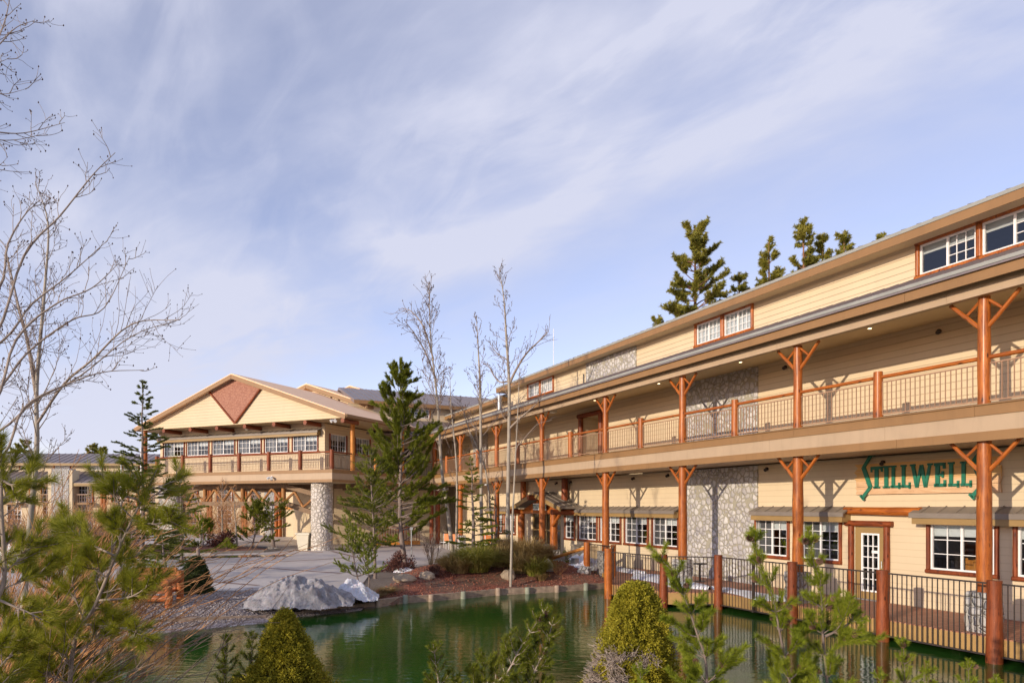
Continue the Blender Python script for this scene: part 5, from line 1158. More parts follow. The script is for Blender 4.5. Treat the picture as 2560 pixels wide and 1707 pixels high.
# ---- bare deciduous trees
def bare_tree(label,trunk,r0,seed,limbs=16,first=.35,L1=2.2,ang=.75,sub=6,sub2=4,name='bare_aspen',cat='bare tree',bark='aspen',twig='twig',up=.10,buds=0,group=None,base=None,extra=None,tw=.006,bud_r=.02,l2=.45):
    rs=np.random.RandomState(seed); tr=smooth_poly(trunk,5); o=vroot(name,label,cat,base if base is not None else trunk[0],group)
    K=len(tr); rad=r0*(1-np.linspace(0,1,K)**1.1*.93); th=[(tr,rad)]; lb=[]; tw_=[];b_=[]; L1s=[]
    for i in range(limbs):
        t=first+(1-first)*((i+rs.rand())/limbs)**.9; p,d=at(tr,min(t,.985)); f=(t-first)/(1-first); az=i*2.4+rs.rand()*1.2; dd=perp_dir(d,ang*(.8+.4*rs.rand()),az); l_=L1*(1-f*.8)*(.6+.6*rs.rand()); c=curve(p,dd,l_,8,rs,.10,up); lb.append((c,max(r0*.20*(1-f*.6),tw*1.2)*np.linspace(1,.2,8))); L1s.append((c,l_))
    for e in (extra or []): c=smooth_poly(e[0],4); lb.append((c,e[1]*np.linspace(1,.25,len(c)))); L1s.append((c,float(np.linalg.norm(c[-1]-c[0]))))
    L1s.append((tr[int(K*.8):],float(np.linalg.norm(tr[-1]-tr[int(K*.8)]))))
    for c,l_ in L1s:
        n=max(2,int(sub*l_/1.5)+1)
        for s in range(n):
            t=.25+.75*(s+rs.rand())/n; p,d=at(c,min(t,.99)); dd=perp_dir(d,.55+.35*rs.rand(),rs.rand()*6.28); l2_=l_*l2*(1.15-t*.6)*(.5+.7*rs.rand())+.05; q=curve(p,dd,l2_,6,rs,.13,up); tw_.append((q,tw*np.linspace(1.5,.7,6)))
            for s2 in range(max(1,int(sub2*(.4+rs.rand()*.8)))):
                t2=.3+.7*rs.rand(); p2,d2=at(q,min(t2,.99)); e=curve(p2,perp_dir(d2,.6+.4*rs.rand(),rs.rand()*6.28),l2_*.42*(.4+.8*rs.rand())+.03,4,rs,.15,up); tw_.append((e,tw*np.linspace(.9,.6,4))); b_.append(e[-1]); 
                if rs.rand()<.6: b_.append(at(e,.5)[0]+rs.normal(size=3)*.004)
            b_.append(q[-1])
    parts=[('trunk',tubes_np(th,8),M[bark],True),('limbs',tubes_np(lb,6),M['bark_mid'],True),('twigs',tubes_np(tw_,3),M[twig],True)]
    if buds and b_:
        B_=np.array(b_); B_=B_[rs.rand(len(B_))<buds]; n=len(B_); oc=np.array([[1,0,0],[-1,0,0],[0,1,0],[0,-1,0],[0,0,1.5],[0,0,-1.3]],float)*bud_r; V=(B_[:,None,:]+oc[None]*(.6+.7*rs.rand(n))[:,None,None]).reshape(-1,3); f8=np.array([[0,2,4],[2,1,4],[1,3,4],[3,0,4],[2,0,5],[1,2,5],[3,1,5],[0,3,5]]); F=(f8[None]+6*np.arange(n)[:,None,None]).reshape(-1,3); parts.append(('buds',(V,F),M['bud'],False))
    emit_thing(o,parts); return o
# ---- leafy shrubs and grasses
def leaf_quads(P,Dn,L_,W_,rs):
    n=len(P); s=nrm(np.cross(Dn,rs.normal(size=(n,3)))); V=np.stack([P,P+Dn*L_[:,None]*.5+s*W_[:,None]/2,P+Dn*L_[:,None],P+Dn*L_[:,None]*.5-s*W_[:,None]/2],1).reshape(-1,3); return V,np.arange(4*n).reshape(n,4)
def shrub(label,base,rx,rz,n,mat,seed,name='shrub',cat='shrub',ll=.07,lw=.035,group=None,twigs=40,shape='dome',twm='twig'):
    rs=np.random.RandomState(seed); base=np.array(base,float); o=vroot(name,label,cat,base,group)
    # clumps
    nc=max(12,int(n/60)); C=nrm(rs.normal(size=(nc,3))); C[:,2]=np.abs(C[:,2]); C=C*(.55+.45*rs.rand(nc,1))*[rx,rx,rz]*.88; k=rs.randint(0,nc,n); P=C[k]+nrm(rs.normal(size=(n,3)))*(rs.rand(n,1)**.5)*rx*.30*[1,1,min(1.3,rz/rx)]; P[:,2]=np.maximum(P[:,2],.02); D=nrm(P/[rx,rx,rz]+rs.normal(size=(n,3))*.6+[0,0,.3])
    tub=[]
    for i in range(twigs): c=C[rs.randint(nc)]; tub.append((np.array([[0,0,0],c*.45+rs.normal(size=3)*.03,c*1.05])+base,np.array([.012,.008,.004])))
    emit_thing(o,[('leaves',leaf_quads(P+base,D,ll*(.6+.8*rs.rand(n)),np.full(n,lw),rs),M[mat],False),('stems',tubes_np(tub,4),M[twm],True)]); return o
def grass(label,base,r,h,n,mat,seed,name='ornamental_grass',cat='grass clump',w_=.012,spread=.8,group=None):
    rs=np.random.RandomState(seed); n=int(n*.55); w_=w_*1.7; base=np.array(base,float); o=vroot(name,label,cat,base,group); az=rs.rand(n)*6.28; rr_=r*.35*np.sqrt(rs.rand(n)); B0=base+np.stack([rr_*np.cos(az),rr_*np.sin(az),np.zeros(n)],1); az2=az+rs.normal(size=n)*.5; dr=np.stack([np.cos(az2),np.sin(az2),np.zeros(n)],1); hh=h*(.5+.6*rs.rand(n)); out_r=(r*spread*(.2+.9*rs.rand(n))); K=5; ts=np.linspace(0,1,K); P=B0[:,None,:]+dr[:,None,:]*(out_r[:,None]*ts[None]**1.7)[...,None]; z=hh[:,None]*(ts*1.25-.38*ts**3*(.6+out_r[:,None]/r)); P[...,2]+=z; side=np.stack([-np.sin(az2),np.cos(az2),np.zeros(n)],1); wv=w_*np.array([1,1,.8,.5,.12]); V=np.stack([P-side[:,None,:]*wv[None,:,None]/2,P+side[:,None,:]*wv[None,:,None]/2],2); idx=np.arange(n*K*2).reshape(n,K,2); F=np.stack([idx[:,:-1,0],idx[:,:-1,1],idx[:,1:,1],idx[:,1:,0]],-1).reshape(-1,4); emit_thing(o,[('blades',(V.reshape(-1,3),F),M[mat],False)]); return o
# ---- scale-leaved cone (golden dwarf conifer)
def cone_shrub(label,base,h,r,n,seed,mat='gold',dead=None,name='conical_shrub',prof=None,tl=.055,tw_=.03,cat='shrub',per=16,lump=.12,lay=1.0):
    rs=np.random.RandomState(seed); base=np.array(base,float); o=vroot(name,label,cat,base); prof=prof or (lambda f:(1-f)**.8*min(1,(f*6+.5)))
    f=rs.rand(n)**.9; az=rs.rand(n)*6.28; pr=np.array([prof(x) for x in f]); 
    lumpn=np.array([noise.fractal(Vector((math.cos(a)*2.2,math.sin(a)*2.2,q*h*2.6+seed)),1,2,3) for a,q in zip(az,f)])
    hf_=np.array([noise.noise(Vector((math.cos(a)*r*11,math.sin(a)*r*11,q*h*9+seed))) for a,q in zip(az,f)])
    rad=r*pr*(1+.22*hf_)*(1+lump*2.2*lumpn)*(1.05-.26*rs.rand(n)**1.5); C=np.stack([rad*np.cos(az),rad*np.sin(az),f*h+rs.normal(size=n)*.01],1); N_=nrm(np.stack([np.cos(az),np.sin(az),np.full(n,.55)],1))
    tub=[]; deadm=np.zeros(n,bool)
    if dead is not None: deadm=np.array([dead(a,q,l_) for a,q,l_ in zip(az,f,lumpn)])
    liv=np.where((~deadm)&(hf_>-.22))[0]; k=np.repeat(liv,per); m=len(k); P=C[k]+rs.normal(size=(m,3))*tl*.5; D=nrm(N_[k]+rs.normal(size=(m,3))*.75)
    leaves=leaf_quads(P+base,D,tl*(.5+.8*rs.rand(m)),np.full(m,tw_),rs)
    for i in rs.choice(n,min(n,500),False):
        c=C[i]; ax=np.array([c[0]*.15,c[1]*.15,max(.03,c[2]-.20*h*rs.rand())]); tub.append((np.array([ax,(ax+c)/2+rs.normal(size=3)*.02,c*1.0])+base,np.array([.010,.007,.003])))
    gt=[]
    for i in np.where(deadm)[0]:
        c=C[i]
        for q in range(5):
            d=nrm((N_[i]+rs.normal(size=3)*.8)[None])[0]; a=c-d*.05; gt.append((np.array([a,a+d*.06+rs.normal(size=3)*.012,a+d*.13+rs.normal(size=3)*.02])+base,np.array([.005,.004,.002])))
    core=[(np.array([base+[0,0,0],base+[0,0,h*.5],base+[0,0,h*.9]]),np.array([.04,.03,.01]))]
    parts=[('foliage',leaves,M[mat],False),('stems',tubes_np(tub+core,4),M['twig'],True)]
    if gt: parts.append(('dead_twigs',tubes_np(gt,3),M['twig_grey'],True))
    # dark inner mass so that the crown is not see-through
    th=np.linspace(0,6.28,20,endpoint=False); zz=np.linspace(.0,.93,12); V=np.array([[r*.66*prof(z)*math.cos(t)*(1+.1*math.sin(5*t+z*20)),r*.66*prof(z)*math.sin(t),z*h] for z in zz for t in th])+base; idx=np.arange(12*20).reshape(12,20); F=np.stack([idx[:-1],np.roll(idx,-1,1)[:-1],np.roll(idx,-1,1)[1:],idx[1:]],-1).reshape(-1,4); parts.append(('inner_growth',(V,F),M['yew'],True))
    emit_thing(o,parts); return o
# ---- close pine saplings with long brushes and cones
def sapling(label,stems,seed,nl=.062,nw=.0040,dens=1900,mat='needle_bright',cones=.4,name='young_pine',cat='young pine',group=None,base=None,rad=.014,extra_sh=0,bare_w=.25,side=None,brk='pine_bark',wh=.16,bl=.30,cone_r=.022,lm=1.0):
    """stems: list of polylines (top last) with optional whorls of side shoots"""
    rs=np.random.RandomState(seed); o=vroot(name,label,cat,base if base is not None else stems[0][0],group); tubes=[];sh=[];cn=[]
    for st in stems:
        tr=smooth_poly(st,5); Ls=np.linalg.norm(tr[1:]-tr[:-1],axis=1).sum(); tubes.append((tr,rad*np.linspace(1,.35,len(tr)))); n=max(2,int(Ls/wh)); sh.append(np.array([at(tr,t)[0] for t in (.82,.88,.94,1)])); sh.append(np.array([at(tr,t)[0] for t in (.6,.7,.82)]))
        for w_ in range(n):
            t=1-((w_+.55+rs.rand()*.25)/n)*.97
            if t<.02: continue
            p,d=at(tr,t); k=rs.randint(3,6); low=1-t
            for q in range(k):
                az=q*6.28/k+rs.rand()*1.0; l_=bl*(.30+1.2*low)*(.6+.6*rs.rand())*lm; dd=perp_dir(d,.95+.25*rs.rand(),az); c=curve(p,dd,l_,6,rs,.07,.13); tubes.append((c,rad*.42*np.linspace(1,.5,6))); sh.append(np.array([at(c,x)[0] for x in (.25,.5,.75,1)]))
                if rs.rand()<cones: cn.append(at(c,.55+.3*rs.rand())[0]+rs.normal(size=3)*.012)
                if l_>.22:
                    for z in range(int(l_/.09)): p2,d2=at(c,.35+.6*rs.rand()); c2=curve(p2,perp_dir(d2,.7,rs.rand()*6.28),l_*.42*(.5+.6*rs.rand()),4,rs,.06,.12); tubes.append((c2,rad*.28*np.linspace(1,.5,4))); sh.append(c2)
    parts=[('stems',tubes_np(tubes,6),M[brk],True),('needles',shoot_needles(sh,dens,nl,nw,.95,rs,tuft=24),M[mat],False)]; emit_thing(o,parts)
    for c in cn:
        V=[];F=[];R0=cone_r*(.8+.5*rs.rand()); ax=nrm(rs.normal(size=(1,3))+np.array([[0,0,-.2]]))[0]; a=nrm(np.cross(ax,[0,0,1.])[None])[0]; b_=np.cross(ax,a)
        for i in range(7):
            f=(i+.5)/7
            for j in range(8):
                th=j*.785+i*.39; rr_=R0*math.sin(math.pi*min(.97,f*.85+.12)); z=(f-.5)*R0*2.4; P=ax*z+(a*math.cos(th)+b_*math.sin(th))*rr_; T_=(-a*math.sin(th)+b_*math.cos(th))*R0*.30; U=(a*math.cos(th)+b_*math.sin(th))*R0*.28+ax*R0*.18; kx=len(V); V+=[P*.5-T_,P*.5+T_,P+T_*.9+U,P-T_*.9+U]; F.append((kx,kx+1,kx+2,kx+3))
        pos=np.array(c)-np.array(o.location); link('pine_cone',np_mesh('pine_cone',np.array(V),np.array(F)),M['cone'],o,T(*pos))
    return o
# ---- bed trees
pine('tallest dense green pine in the middle of the mulch bed before the walkway',gp(1008,31),pt(1001,922,31),2.65,11,nwh=27,first=.13,mat='needle',nl=.13,nw=.017,dens=150,trunk_r=.13,sub=15,shoot_l=.42,prof=lambda f:(.55+.45*math.sin(min(1,f*3.0)*1.57))*(1-f)**.60+.04,lean_pts=[gp(1013,31),pt(1000,1290,31),pt(1003,1120,31),pt(1001,922,31)],upang=.5)
pine('slim young pine left of the tallest pine, thin yellow green crown',gp(938,26,-.1),pt(925,1118,26),1.7,12,nwh=19,first=.22,mat='needle',nl=.07,nw=.011,dens=170,trunk_r=.065,sub=11,shoot_l=.32,prof=lambda f:(1-f)**.8,upang=.3)
pine('small open leaning pine at the right end of the dirty snow heap',gp(904,22.6),pt(868,1316,22.6),.75,13,nwh=7,first=.25,mat='needle_bright',nl=.06,nw=.010,dens=190,trunk_r=.035,sub=4,shoot_l=.30,upang=1.1,prof=lambda f:.9-.5*f,lean_pts=[gp(904,22.6),pt(885,1400,22.6),pt(868,1316,22.6)])
pine('small sparse pine with two thin stems beside the leaning one',gp(921,23.2),pt(898,1345,23.2),.6,14,nwh=6,first=.3,mat='needle_bright',nl=.06,nw=.010,dens=190,trunk_r=.03,sub=4,shoot_l=.28,upang=1.1,prof=lambda f:.9-.5*f)
spruce('slender open spruce between the white aspen trunks',gp(1186,28.5),pt(1178,1142,28.5),1.15,15,nwh=20,nl=.06,nw=.015,dens=240,mat='needle',sub=8,sparse=.12)
spruce('thin see-through spruce before the porch, right of the middle aspens',gp(1243,30),pt(1238,1215,30),.85,16,nwh=13,nl=.05,nw=.014,dens=170,sub=5,sparse=.35)
# aspens
bare_tree('leaning white aspen with upswept crown, leftmost of the three tall ones',[gp(1133,34),pt(1120,1280,34),pt(1105,1180,34),pt(1093,1000,34),pt(1077,850,34),pt(1072,707,34)],.115,21,limbs=26,first=.36,L1=3.0,ang=.50,sub=6,sub2=4,up=.07,tw=.010,l2=.36,buds=.35,bud_r=.026,extra=[([pt(1120,1222,34),pt(1108,1230,33.6),pt(1095,1250,33.3),pt(1074,1257,33)],.05),([pt(1118,1215,34),pt(1106,1210,34.4),pt(1096,1225,35),pt(1075,1222,35)],.045),([pt(1090,950,34),pt(1068,890,34),pt(1040,840,33.5),pt(1012,802,33)],.05),([pt(1084,900,34),pt(1060,820,34),pt(1030,780,34.5),pt(1005,770,35)],.05)])
bare_tree('straight middle aspen, darker grey trunk and rounded open crown',[gp(1206,32.5),pt(1203,1250,32.5),pt(1201,1000,32.5),pt(1196,880,32.5),pt(1191,792,32.5)],.10,22,limbs=20,first=.40,L1=2.4,ang=.8,sub=6,sub2=3,up=.12,tw=.009,l2=.36,buds=.25,bud_r=.022)
bare_tree('tallest white aspen right of centre with long thin leader',[gp(1270,31),pt(1270,1250,31),pt(1273,980,31),pt(1266,850,31),pt(1260,750,31),pt(1247,668,31)],.105,23,limbs=24,first=.45,L1=1.7,ang=.85,sub=7,sub2=4,up=.12,tw=.009,l2=.38,buds=.2,bud_r=.020,extra=[([pt(1273,960,31),pt(1290,925,31),pt(1315,885,30.8),pt(1345,855,30.6),pt(1372,828,30.5)],.07),([pt(1271,953,31),pt(1250,955,31.2),pt(1232,935,31.5),pt(1218,905,31.8)],.045),([pt(1273,1072,31),pt(1300,1045,30.8),pt(1335,1015,30.5),pt(1362,985,30)],.05),([pt(1268,900,31),pt(1240,880,31),pt(1220,850,31)],.03)])
bare_tree('thin pale straight aspen sapling standing closest to the timber edging',[gp(1276.5,25.3),pt(1280,1330,25.3),pt(1287,1180,25.3),pt(1296,1000,25.3),pt(1299,905,25.3)],.052,24,limbs=12,first=.52,L1=1.0,ang=.6,sub=4,sub2=2,up=.1,tw=.006,buds=0,extra=[([pt(1290,1120,25.3),pt(1320,1085,25.3),pt(1345,1060,25.3),pt(1380,1050,25.3)],.02)])
bare_tree('slight bare sapling between the leaning aspen and the middle aspen',[gp(1140,37),pt(1142,1180,37),pt(1128,1020,37),pt(1124,915,37)],.07,25,limbs=14,first=.3,L1=1.8,ang=.55,sub=4,sub2=3,up=.1,tw=.009,buds=.2,bud_r=.02)
bare_tree('crooked pale sapling leaning left in front of the balcony',[gp(1235,33),pt(1215,1180,33),pt(1175,1080,33),pt(1150,1000,33)],.06,26,limbs=12,first=.2,L1=1.6,ang=.7,sub=4,sub2=3,up=.1,tw=.008)
# bare multi-stem shrubs
def twig_bush(label,base,h,r,n,seed,twig='twig',r0=.015,sub=4,name='bare_shrub',group=None,lean=(0,0),tw=.006):
    rs=np.random.RandomState(seed); base=np.array(base,float); o=vroot(name,label,'bare shrub',base,group); th=[];tw_=[]
    for i in range(n):
        az=rs.rand()*6.28; s=rs.rand()**.7; d=np.array([math.cos(az)*s*r/h*1.2+lean[0],math.sin(az)*s*r/h*1.2+lean[1],1.]); c=curve(base+[math.cos(az)*.06,math.sin(az)*.06,0],d,h*(.65+.5*rs.rand()),9,rs,.06,.02); th.append((c,r0*np.linspace(1,.3,9)))
        for k in range(sub): p,dd=at(c,.3+.65*rs.rand()); e=curve(p,perp_dir(dd,.45+.3*rs.rand(),rs.rand()*6.28),h*.30*(.5+.8*rs.rand()),6,rs,.10,.05); tw_.append((e,tw*np.linspace(1.2,.6,6))); p2,d2=at(e,.5); tw_.append((curve(p2,perp_dir(d2,.5,rs.rand()*6.28),h*.14,5,rs,.1,.05),tw*.8*np.linspace(1,.6,5)))
    emit_thing(o,[('stems',tubes_np(th,5),M[twig],True),('twigs',tubes_np(tw_,3),M[twig],True)]); return o
twig_bush('bare grey many-stemmed shrub on the mulch right of the metal post',gp(1078,29.6),1.75,.75,12,31,sub=7,r0=.022)
shrub('red brown leafy shrub at the foot of the tallest pine',gp(1000,28.6),.72,.85,3200,'redleaf',32,ll=.08,lw=.04)
shrub('small very dark low shrub beside the rounded tan boulder',gp(1087,25.4),.40,.42,1500,'redleaf',33,ll=.05,lw=.025)
shrub('low brown twiggy shrub behind the tall green grass',gp(1235,30),1.0,.75,2500,'redleaf',34,ll=.06,lw=.025,twigs=120)
grass('large bright green ornamental grass clump in the middle of the bed',gp(1188,26.6),1.45,1.15,2600,'grass',35,w_=.018,spread=1.05)
grass('tan and olive grass clump at the left of the large green one',gp(1145,26.2),1.15,.85,1500,'drygrass',36,w_=.016,spread=1.1)
grass('tall dry brown grass clump to the right of the thin sapling',gp(1320,28.2),1.25,1.30,2200,'drygrass',37,w_=.017,spread=1.1)
grass('olive grass clump low beside the tall dry one',gp(1338,26.9),1.0,.85,1400,'grass',38,w_=.017,spread=1.1)
grass('dry brown grass behind the middle aspens',gp(1262,29.5),1.0,1.25,1500,'drygrass',39,w_=.014)
grass('grey brown grass hummock by the stone column base',gp(1362,29.3),.75,.85,1400,'drygrass',40,w_=.014)
grass('small tan tuft by the timber edging below the pale square rock',gp(1352,26.4),.5,.35,420,'drygrass',41,w_=.010)
for i,(u,d,l) in enumerate(((905,22.3,'straw coloured low grass at the left tip of the bed'),(935,22.6,'straw coloured low grass just above the timber edging corner'),(968,23.2,'straw coloured low grass near the first edging post'),(890,21.7,'dry grass spilling over the end of the timber edging'))):
    grass(l,gp(u,d),.60,.22,700,'drygrass',50+i,w_=.009,spread=1.0,name='dry_grass')
for i,(u,d,r_,h_,m_,l) in enumerate(((1170,31.5,1.0,.75,'drygrass','dry tan grass at the back of the bed behind the slender spruce'),(1215,30.8,1.1,.8,'grass','olive grass at the back of the bed before the middle aspen'),(1285,30.5,1.1,1.0,'drygrass','dry brown grass at the back of the bed before the porch'),(1300,27.0,1.0,.95,'drygrass','dry tan grass right of the thin pale sapling'),(1245,27.6,1.1,1.05,'drygrass','dry tan grass between the green clump and the thin sapling'),(1340,30.6,.9,.8,'drygrass','olive grass clump touching the porch column base'),(1120,27.2,.7,.5,'drygrass','low straw tuft left of the tan and olive clump'))):
    grass(l,gp(u,d),r_,h_,1500,m_,250+i,w_=.018,spread=1.1)
shrub('grey brown twiggy shrub in front of the porch doors',gp(1330,29.8),.9,.9,1500,'redleaf',260,ll=.05,lw=.02,twigs=160)
twig_bush('orange dry twigs on the mulch by the log handrail',gp(1395,27.2),.55,.45,14,45,'twig_orange',.006,4,tw=.003)
shrub('small green shrub against the wall under the log handrail',gp(1418,30.8),.30,.75,700,'needle',46,ll=.08,lw=.03)
# conical dark shrub by the bench
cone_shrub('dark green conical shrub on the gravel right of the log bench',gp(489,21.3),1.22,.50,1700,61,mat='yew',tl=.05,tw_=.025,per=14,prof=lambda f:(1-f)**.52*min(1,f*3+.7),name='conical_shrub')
# spruce right of far-left, and firs around left column
spruce('tall narrow spruce in front of the left end of the entrance lodge',gp(357,25.5,-.1),pt(357,952,25.5),1.85,62,nwh=34,nl=.075,nw=.018,dens=190,sub=8,sparse=.2,trunk_r=.10)
spruce('lower bushy green spruce before the left cobble column',gp(455,33,-.1),pt(450,1180,33),2.0,63,nwh=16,nl=.06,nw=.018,dens=150,sub=8,sparse=.15,mat='needle')
spruce('dark low spruce right behind the log bench',gp(420,23.4,-.1),pt(405,1335,23.4),1.35,64,nwh=12,nl=.06,nw=.015,dens=170,sub=7,sparse=.15)
# drive island planting
isg=lambda u,d:np.array([(u-1280)/1707*d,d,.12])
pine('sparse little pine in the drive island beneath the log truss',isg(684,43),pt(682,1255,43),1.45,65,nwh=7,first=.35,mat='needle',nl=.12,nw=.022,dens=90,trunk_r=.12,sub=4,shoot_l=.5,upang=.2,prof=lambda f:1-.6*f)
pine('bushy low pine left of the sparse one in the drive island',isg(630,43),pt(640,1275,43),1.5,66,nwh=8,first=.08,mat='needle',nl=.12,nw=.024,dens=90,trunk_r=.06,sub=5,shoot_l=.6,upang=.8,prof=lambda f:.9-.5*f)
shrub('purple brown leafy shrub in the middle of the drive island',isg(553,42),1.0,1.1,2400,'redleaf',67,ll=.12,lw=.06)
shrub('bright green low shrub at the front of the drive island',isg(565,40.5),.6,.6,1000,'needle_bright',68,ll=.12,lw=.04)
pine('young green pine bush at the left of the drive island',isg(507,42),pt(503,1310,42),1.0,69,nwh=7,first=.05,mat='needle_bright',nl=.12,nw=.022,dens=100,trunk_r=.05,sub=5,shoot_l=.5,upang=.9,prof=lambda f:.9-.5*f)
bare_tree('white birch with red twigs in the drive island, right one',[isg(593,42.5),pt(590,1320,42.5),pt(586,1270,42.5),pt(583,1215,42.5)],.07,70,limbs=14,first=.2,L1=1.6,ang=.7,sub=5,sub2=3,twig='twig_orange',tw=.011)
bare_tree('white birch with red twigs in the drive island, left one',[isg(556,44),pt(556,1310,44),pt(554,1260,44),pt(556,1205,44)],.07,71,limbs=14,first=.2,L1=1.7,ang=.7,sub=5,sub2=3,twig='twig_orange',tw=.011)
bare_tree('arching bare tree with reddish twigs left of the birches',[isg(500,42),pt(505,1310,42),pt(495,1255,42),pt(478,1215,42)],.06,72,limbs=14,first=.1,L1=2.0,ang=.9,sub=5,sub2=3,twig='twig_orange',tw=.011,up=.02)
# background pines over the roof
def far_pine(label,u,vt,d,rmax,seed,nwh=20,first=.30,lean=0,sparse=.1,prof=None): pine(label,np.array([(u-1280)/1707*d,d,-1.0]),pt(u+lean,vt,d),rmax,seed,nwh=nwh,first=first,mat='needle_far',nl=.26,nw=.040,dens=62,br=M['pine_bark_red'],trunk_r=.34,sub=17,shoot_l=.75,group='tall pines behind the lodge roof',prof=prof,upang=.25,tuft=16,sparse=sparse,wander=.14,spread=1.4)
far_pine('largest background pine above the roof with ragged crown, left of the others',1737,566,56,4.6,81,nwh=30,prof=lambda f:(1-f)**.55*.95+.06)
far_pine('lower round topped background pine tucked right of the largest',1848,684,58,2.6,82,nwh=22)
far_pine('open background pine with thin crown in the middle of the row',1922,603,58,3.0,83,nwh=26,sparse=.25)
far_pine('pointed dense background pine second from the right',2008,556,56,2.8,84,nwh=30,prof=lambda f:(1-f)**.7)
far_pine('short background pine leaning against the pointed one',2056,596,57,1.7,85,nwh=24)
far_pine('rightmost full background pine touching the roof line',2110,580,56,2.7,86,nwh=26)
far_pine('tiny pine top just clearing the roof at far right',2195,588,60,1.3,87,nwh=16,first=.5)
far_pine('small pine tips showing over the roof at far left of the row',1640,800,62,2.2,88,nwh=16,first=.5)
far_pine('small distant pine above the far hotel roof',232,1114,110,2.8,89,nwh=12,first=.5); far_pine('smallest distant pine above the far hotel roof, right one',258,1120,112,1.9,90,nwh=12,first=.5); far_pine('dark distant pine above the far hotel roof behind the aspen',62,1100,105,3.0,91,nwh=12,first=.5); far_pine('low distant pine above the left end of the far hotel roof',35,1125,105,2.6,92,nwh=12,first=.5)
# hedgerow of red twigs before the far hotel
for i,(u,d,h) in enumerate(((30,38,3.2),(95,40,3.4),(160,36,3.6),(215,40,3.2),(262,37,3.4),(300,42,3.2),(500,60,3.6),(560,62,4.0),(600,60,3.2),(130,30,2.6),(240,29,2.8))):
    twig_bush(['red twigged bare thicket at the far left edge before the far hotel','red twigged bare thicket behind the near aspen trunk','red twigged bare thicket below the far stone chimney','red twigged thicket around the blue parking sign','red twigged thicket left of the white pole','red twigged thicket between the two white poles','reddish bare thicket seen under the left of the log truss','reddish bare thicket seen under the middle of the log truss','reddish bare thicket seen beside the rear cobble column','nearer brown thicket left of the parking sign','nearer brown thicket below the white pole'][i],np.array([(u-1280)/1707*d,d,-.9 if d>33 else -.4]),h,2.2,34,100+i,'twig_orange' if i<9 else 'twig',.020,7,tw=.011)
for i,(u,d,h,l) in enumerate(((70,14,1.9,'dense rusty thicket at the far left between the near pines'),(180,15,2.0,'dense rusty thicket behind the leaning soft pine'),(290,16,1.9,'dense rusty thicket left of the log bench'),(130,10.5,1.5,'tangled brown twigs on the near bank under the soft pines'),(10,10,1.7,'tangled brown twigs at the bottom left corner'))):
    twig_bush(l,gp(u,d),h,1.3,46,130+i,'twig_orange' if i<3 else 'twig_grey',.011,7,tw=.0045)
shrub('dark green juniper mass at the left edge behind the foreground pine',np.array([-20.5,29,-.6]),1.8,1.3,2600,'spruce',115,ll=.16,lw=.06)
# ---- near left: aspen and overhanging branches
D0=13.5
bare_tree('tall pale aspen near the left edge with a forked crown of budded twigs',[np.array([(68-1280)/1707*D0,D0,-.1]),pt(60,1500,D0),pt(76,1300,D0),pt(92,1120,D0),pt(92,960,D0),pt(112,720,D0),pt(120,560,D0),pt(88,455,D0)],.07,121,limbs=26,first=.30,L1=1.75,ang=.65,sub=8,sub2=5,up=.11,tw=.0042,l2=.36,buds=.75,bud_r=.010,extra=[([pt(93,1000,D0),pt(70,860,D0),pt(45,760,D0),pt(18,640,D0)],.04),([pt(92,1060,D0),pt(160,960,D0-.3),pt(230,900,D0-.6),pt(330,810,D0-.8),pt(450,800,D0-1)],.028)])
ext=[([-60,900],[60,640],[150,540],[230,440],[288,382]),([-60,1060],[40,850],[140,760],[230,720],[300,655]),([-50,1100],[90,1000],[200,940],[330,840],[452,798]),([-40,1180],[60,1020],[170,960],[260,930],[360,925]),([-40,760],[20,610],[60,540],[100,500]),([-40,880],[80,760],[170,690],[270,600]),([-60,1010],[70,880],[180,800],[260,770],[325,640])]
brt=[]
DB=6.2
bt=vroot('overhanging_tree','bare tree outside the left edge whose budded branches sweep into view','bare tree',np.array([-6.6,DB+.3,-.1]))
rs_=np.random.RandomState(5); th=[];tw2=[];bd2=[]
trk=smooth_poly([np.array([-6.6,DB+.3,-.1]),np.array([-6.5,DB+.3,2.4]),np.array([-6.3,DB+.2,5]),np.array([-6.2,DB,8])],5); th.append((trk,np.linspace(.10,.03,len(trk))))
allb=[([u0,v0] for u0,v0 in e) for e in ext]
br_px=[(e,.014) for e in ext]+[(([-90,330],[-20,330],[60,333],[162,307]),.012),(([-90,140],[-20,110],[10,60],[30,-30]),.014),(([-80,180],[-10,120],[40,70],[86,52]),.009),(([-80,300],[-20,240],[20,235],[68,222]),.007),(([-60,160],[0,155],[28,142]),.006),(([-60,430],[-5,415],[20,392]),.006),(([-70,300],[-20,345],[40,350],[110,335]),.009)]
for e,r in br_px:
    dj=DB+rs_.uniform(-.5,.6); P=[pt(u0,v0,dj+.15*i) for i,(u0,v0) in enumerate(e)]
    s0,_=at(trk,min(.97,max(.05,(P[0][2]-.2)/8.1))); c=smooth_poly([s0]+P,5); th.append((c,r*np.linspace(1,.18,len(c)))); Lc=np.linalg.norm(c[1:]-c[:-1],axis=1).sum()
    n=int(Lc*5.5)
    for s in range(n):
        t=.30+.70*(s+rs_.rand())/n; p,d=at(c,min(t,.99)); q=curve(p,perp_dir(d,.5+.4*rs_.rand(),rs_.rand()*6.28),.16+.50*rs_.rand()*(1.15-t),7,rs_,.14,.10); tw2.append((q,.0028*np.linspace(1.5,.7,7)))
        for z in range(rs_.randint(2,6)): p2,d2=at(q,.25+.7*rs_.rand()); e2=curve(p2,perp_dir(d2,.6+.5*rs_.rand(),rs_.rand()*6.28),.04+.14*rs_.rand(),4,rs_,.18,.1); tw2.append((e2,.0019*np.linspace(1.1,.8,4))); bd2.append(e2[-1]); 
        bd2.append(q[-1])
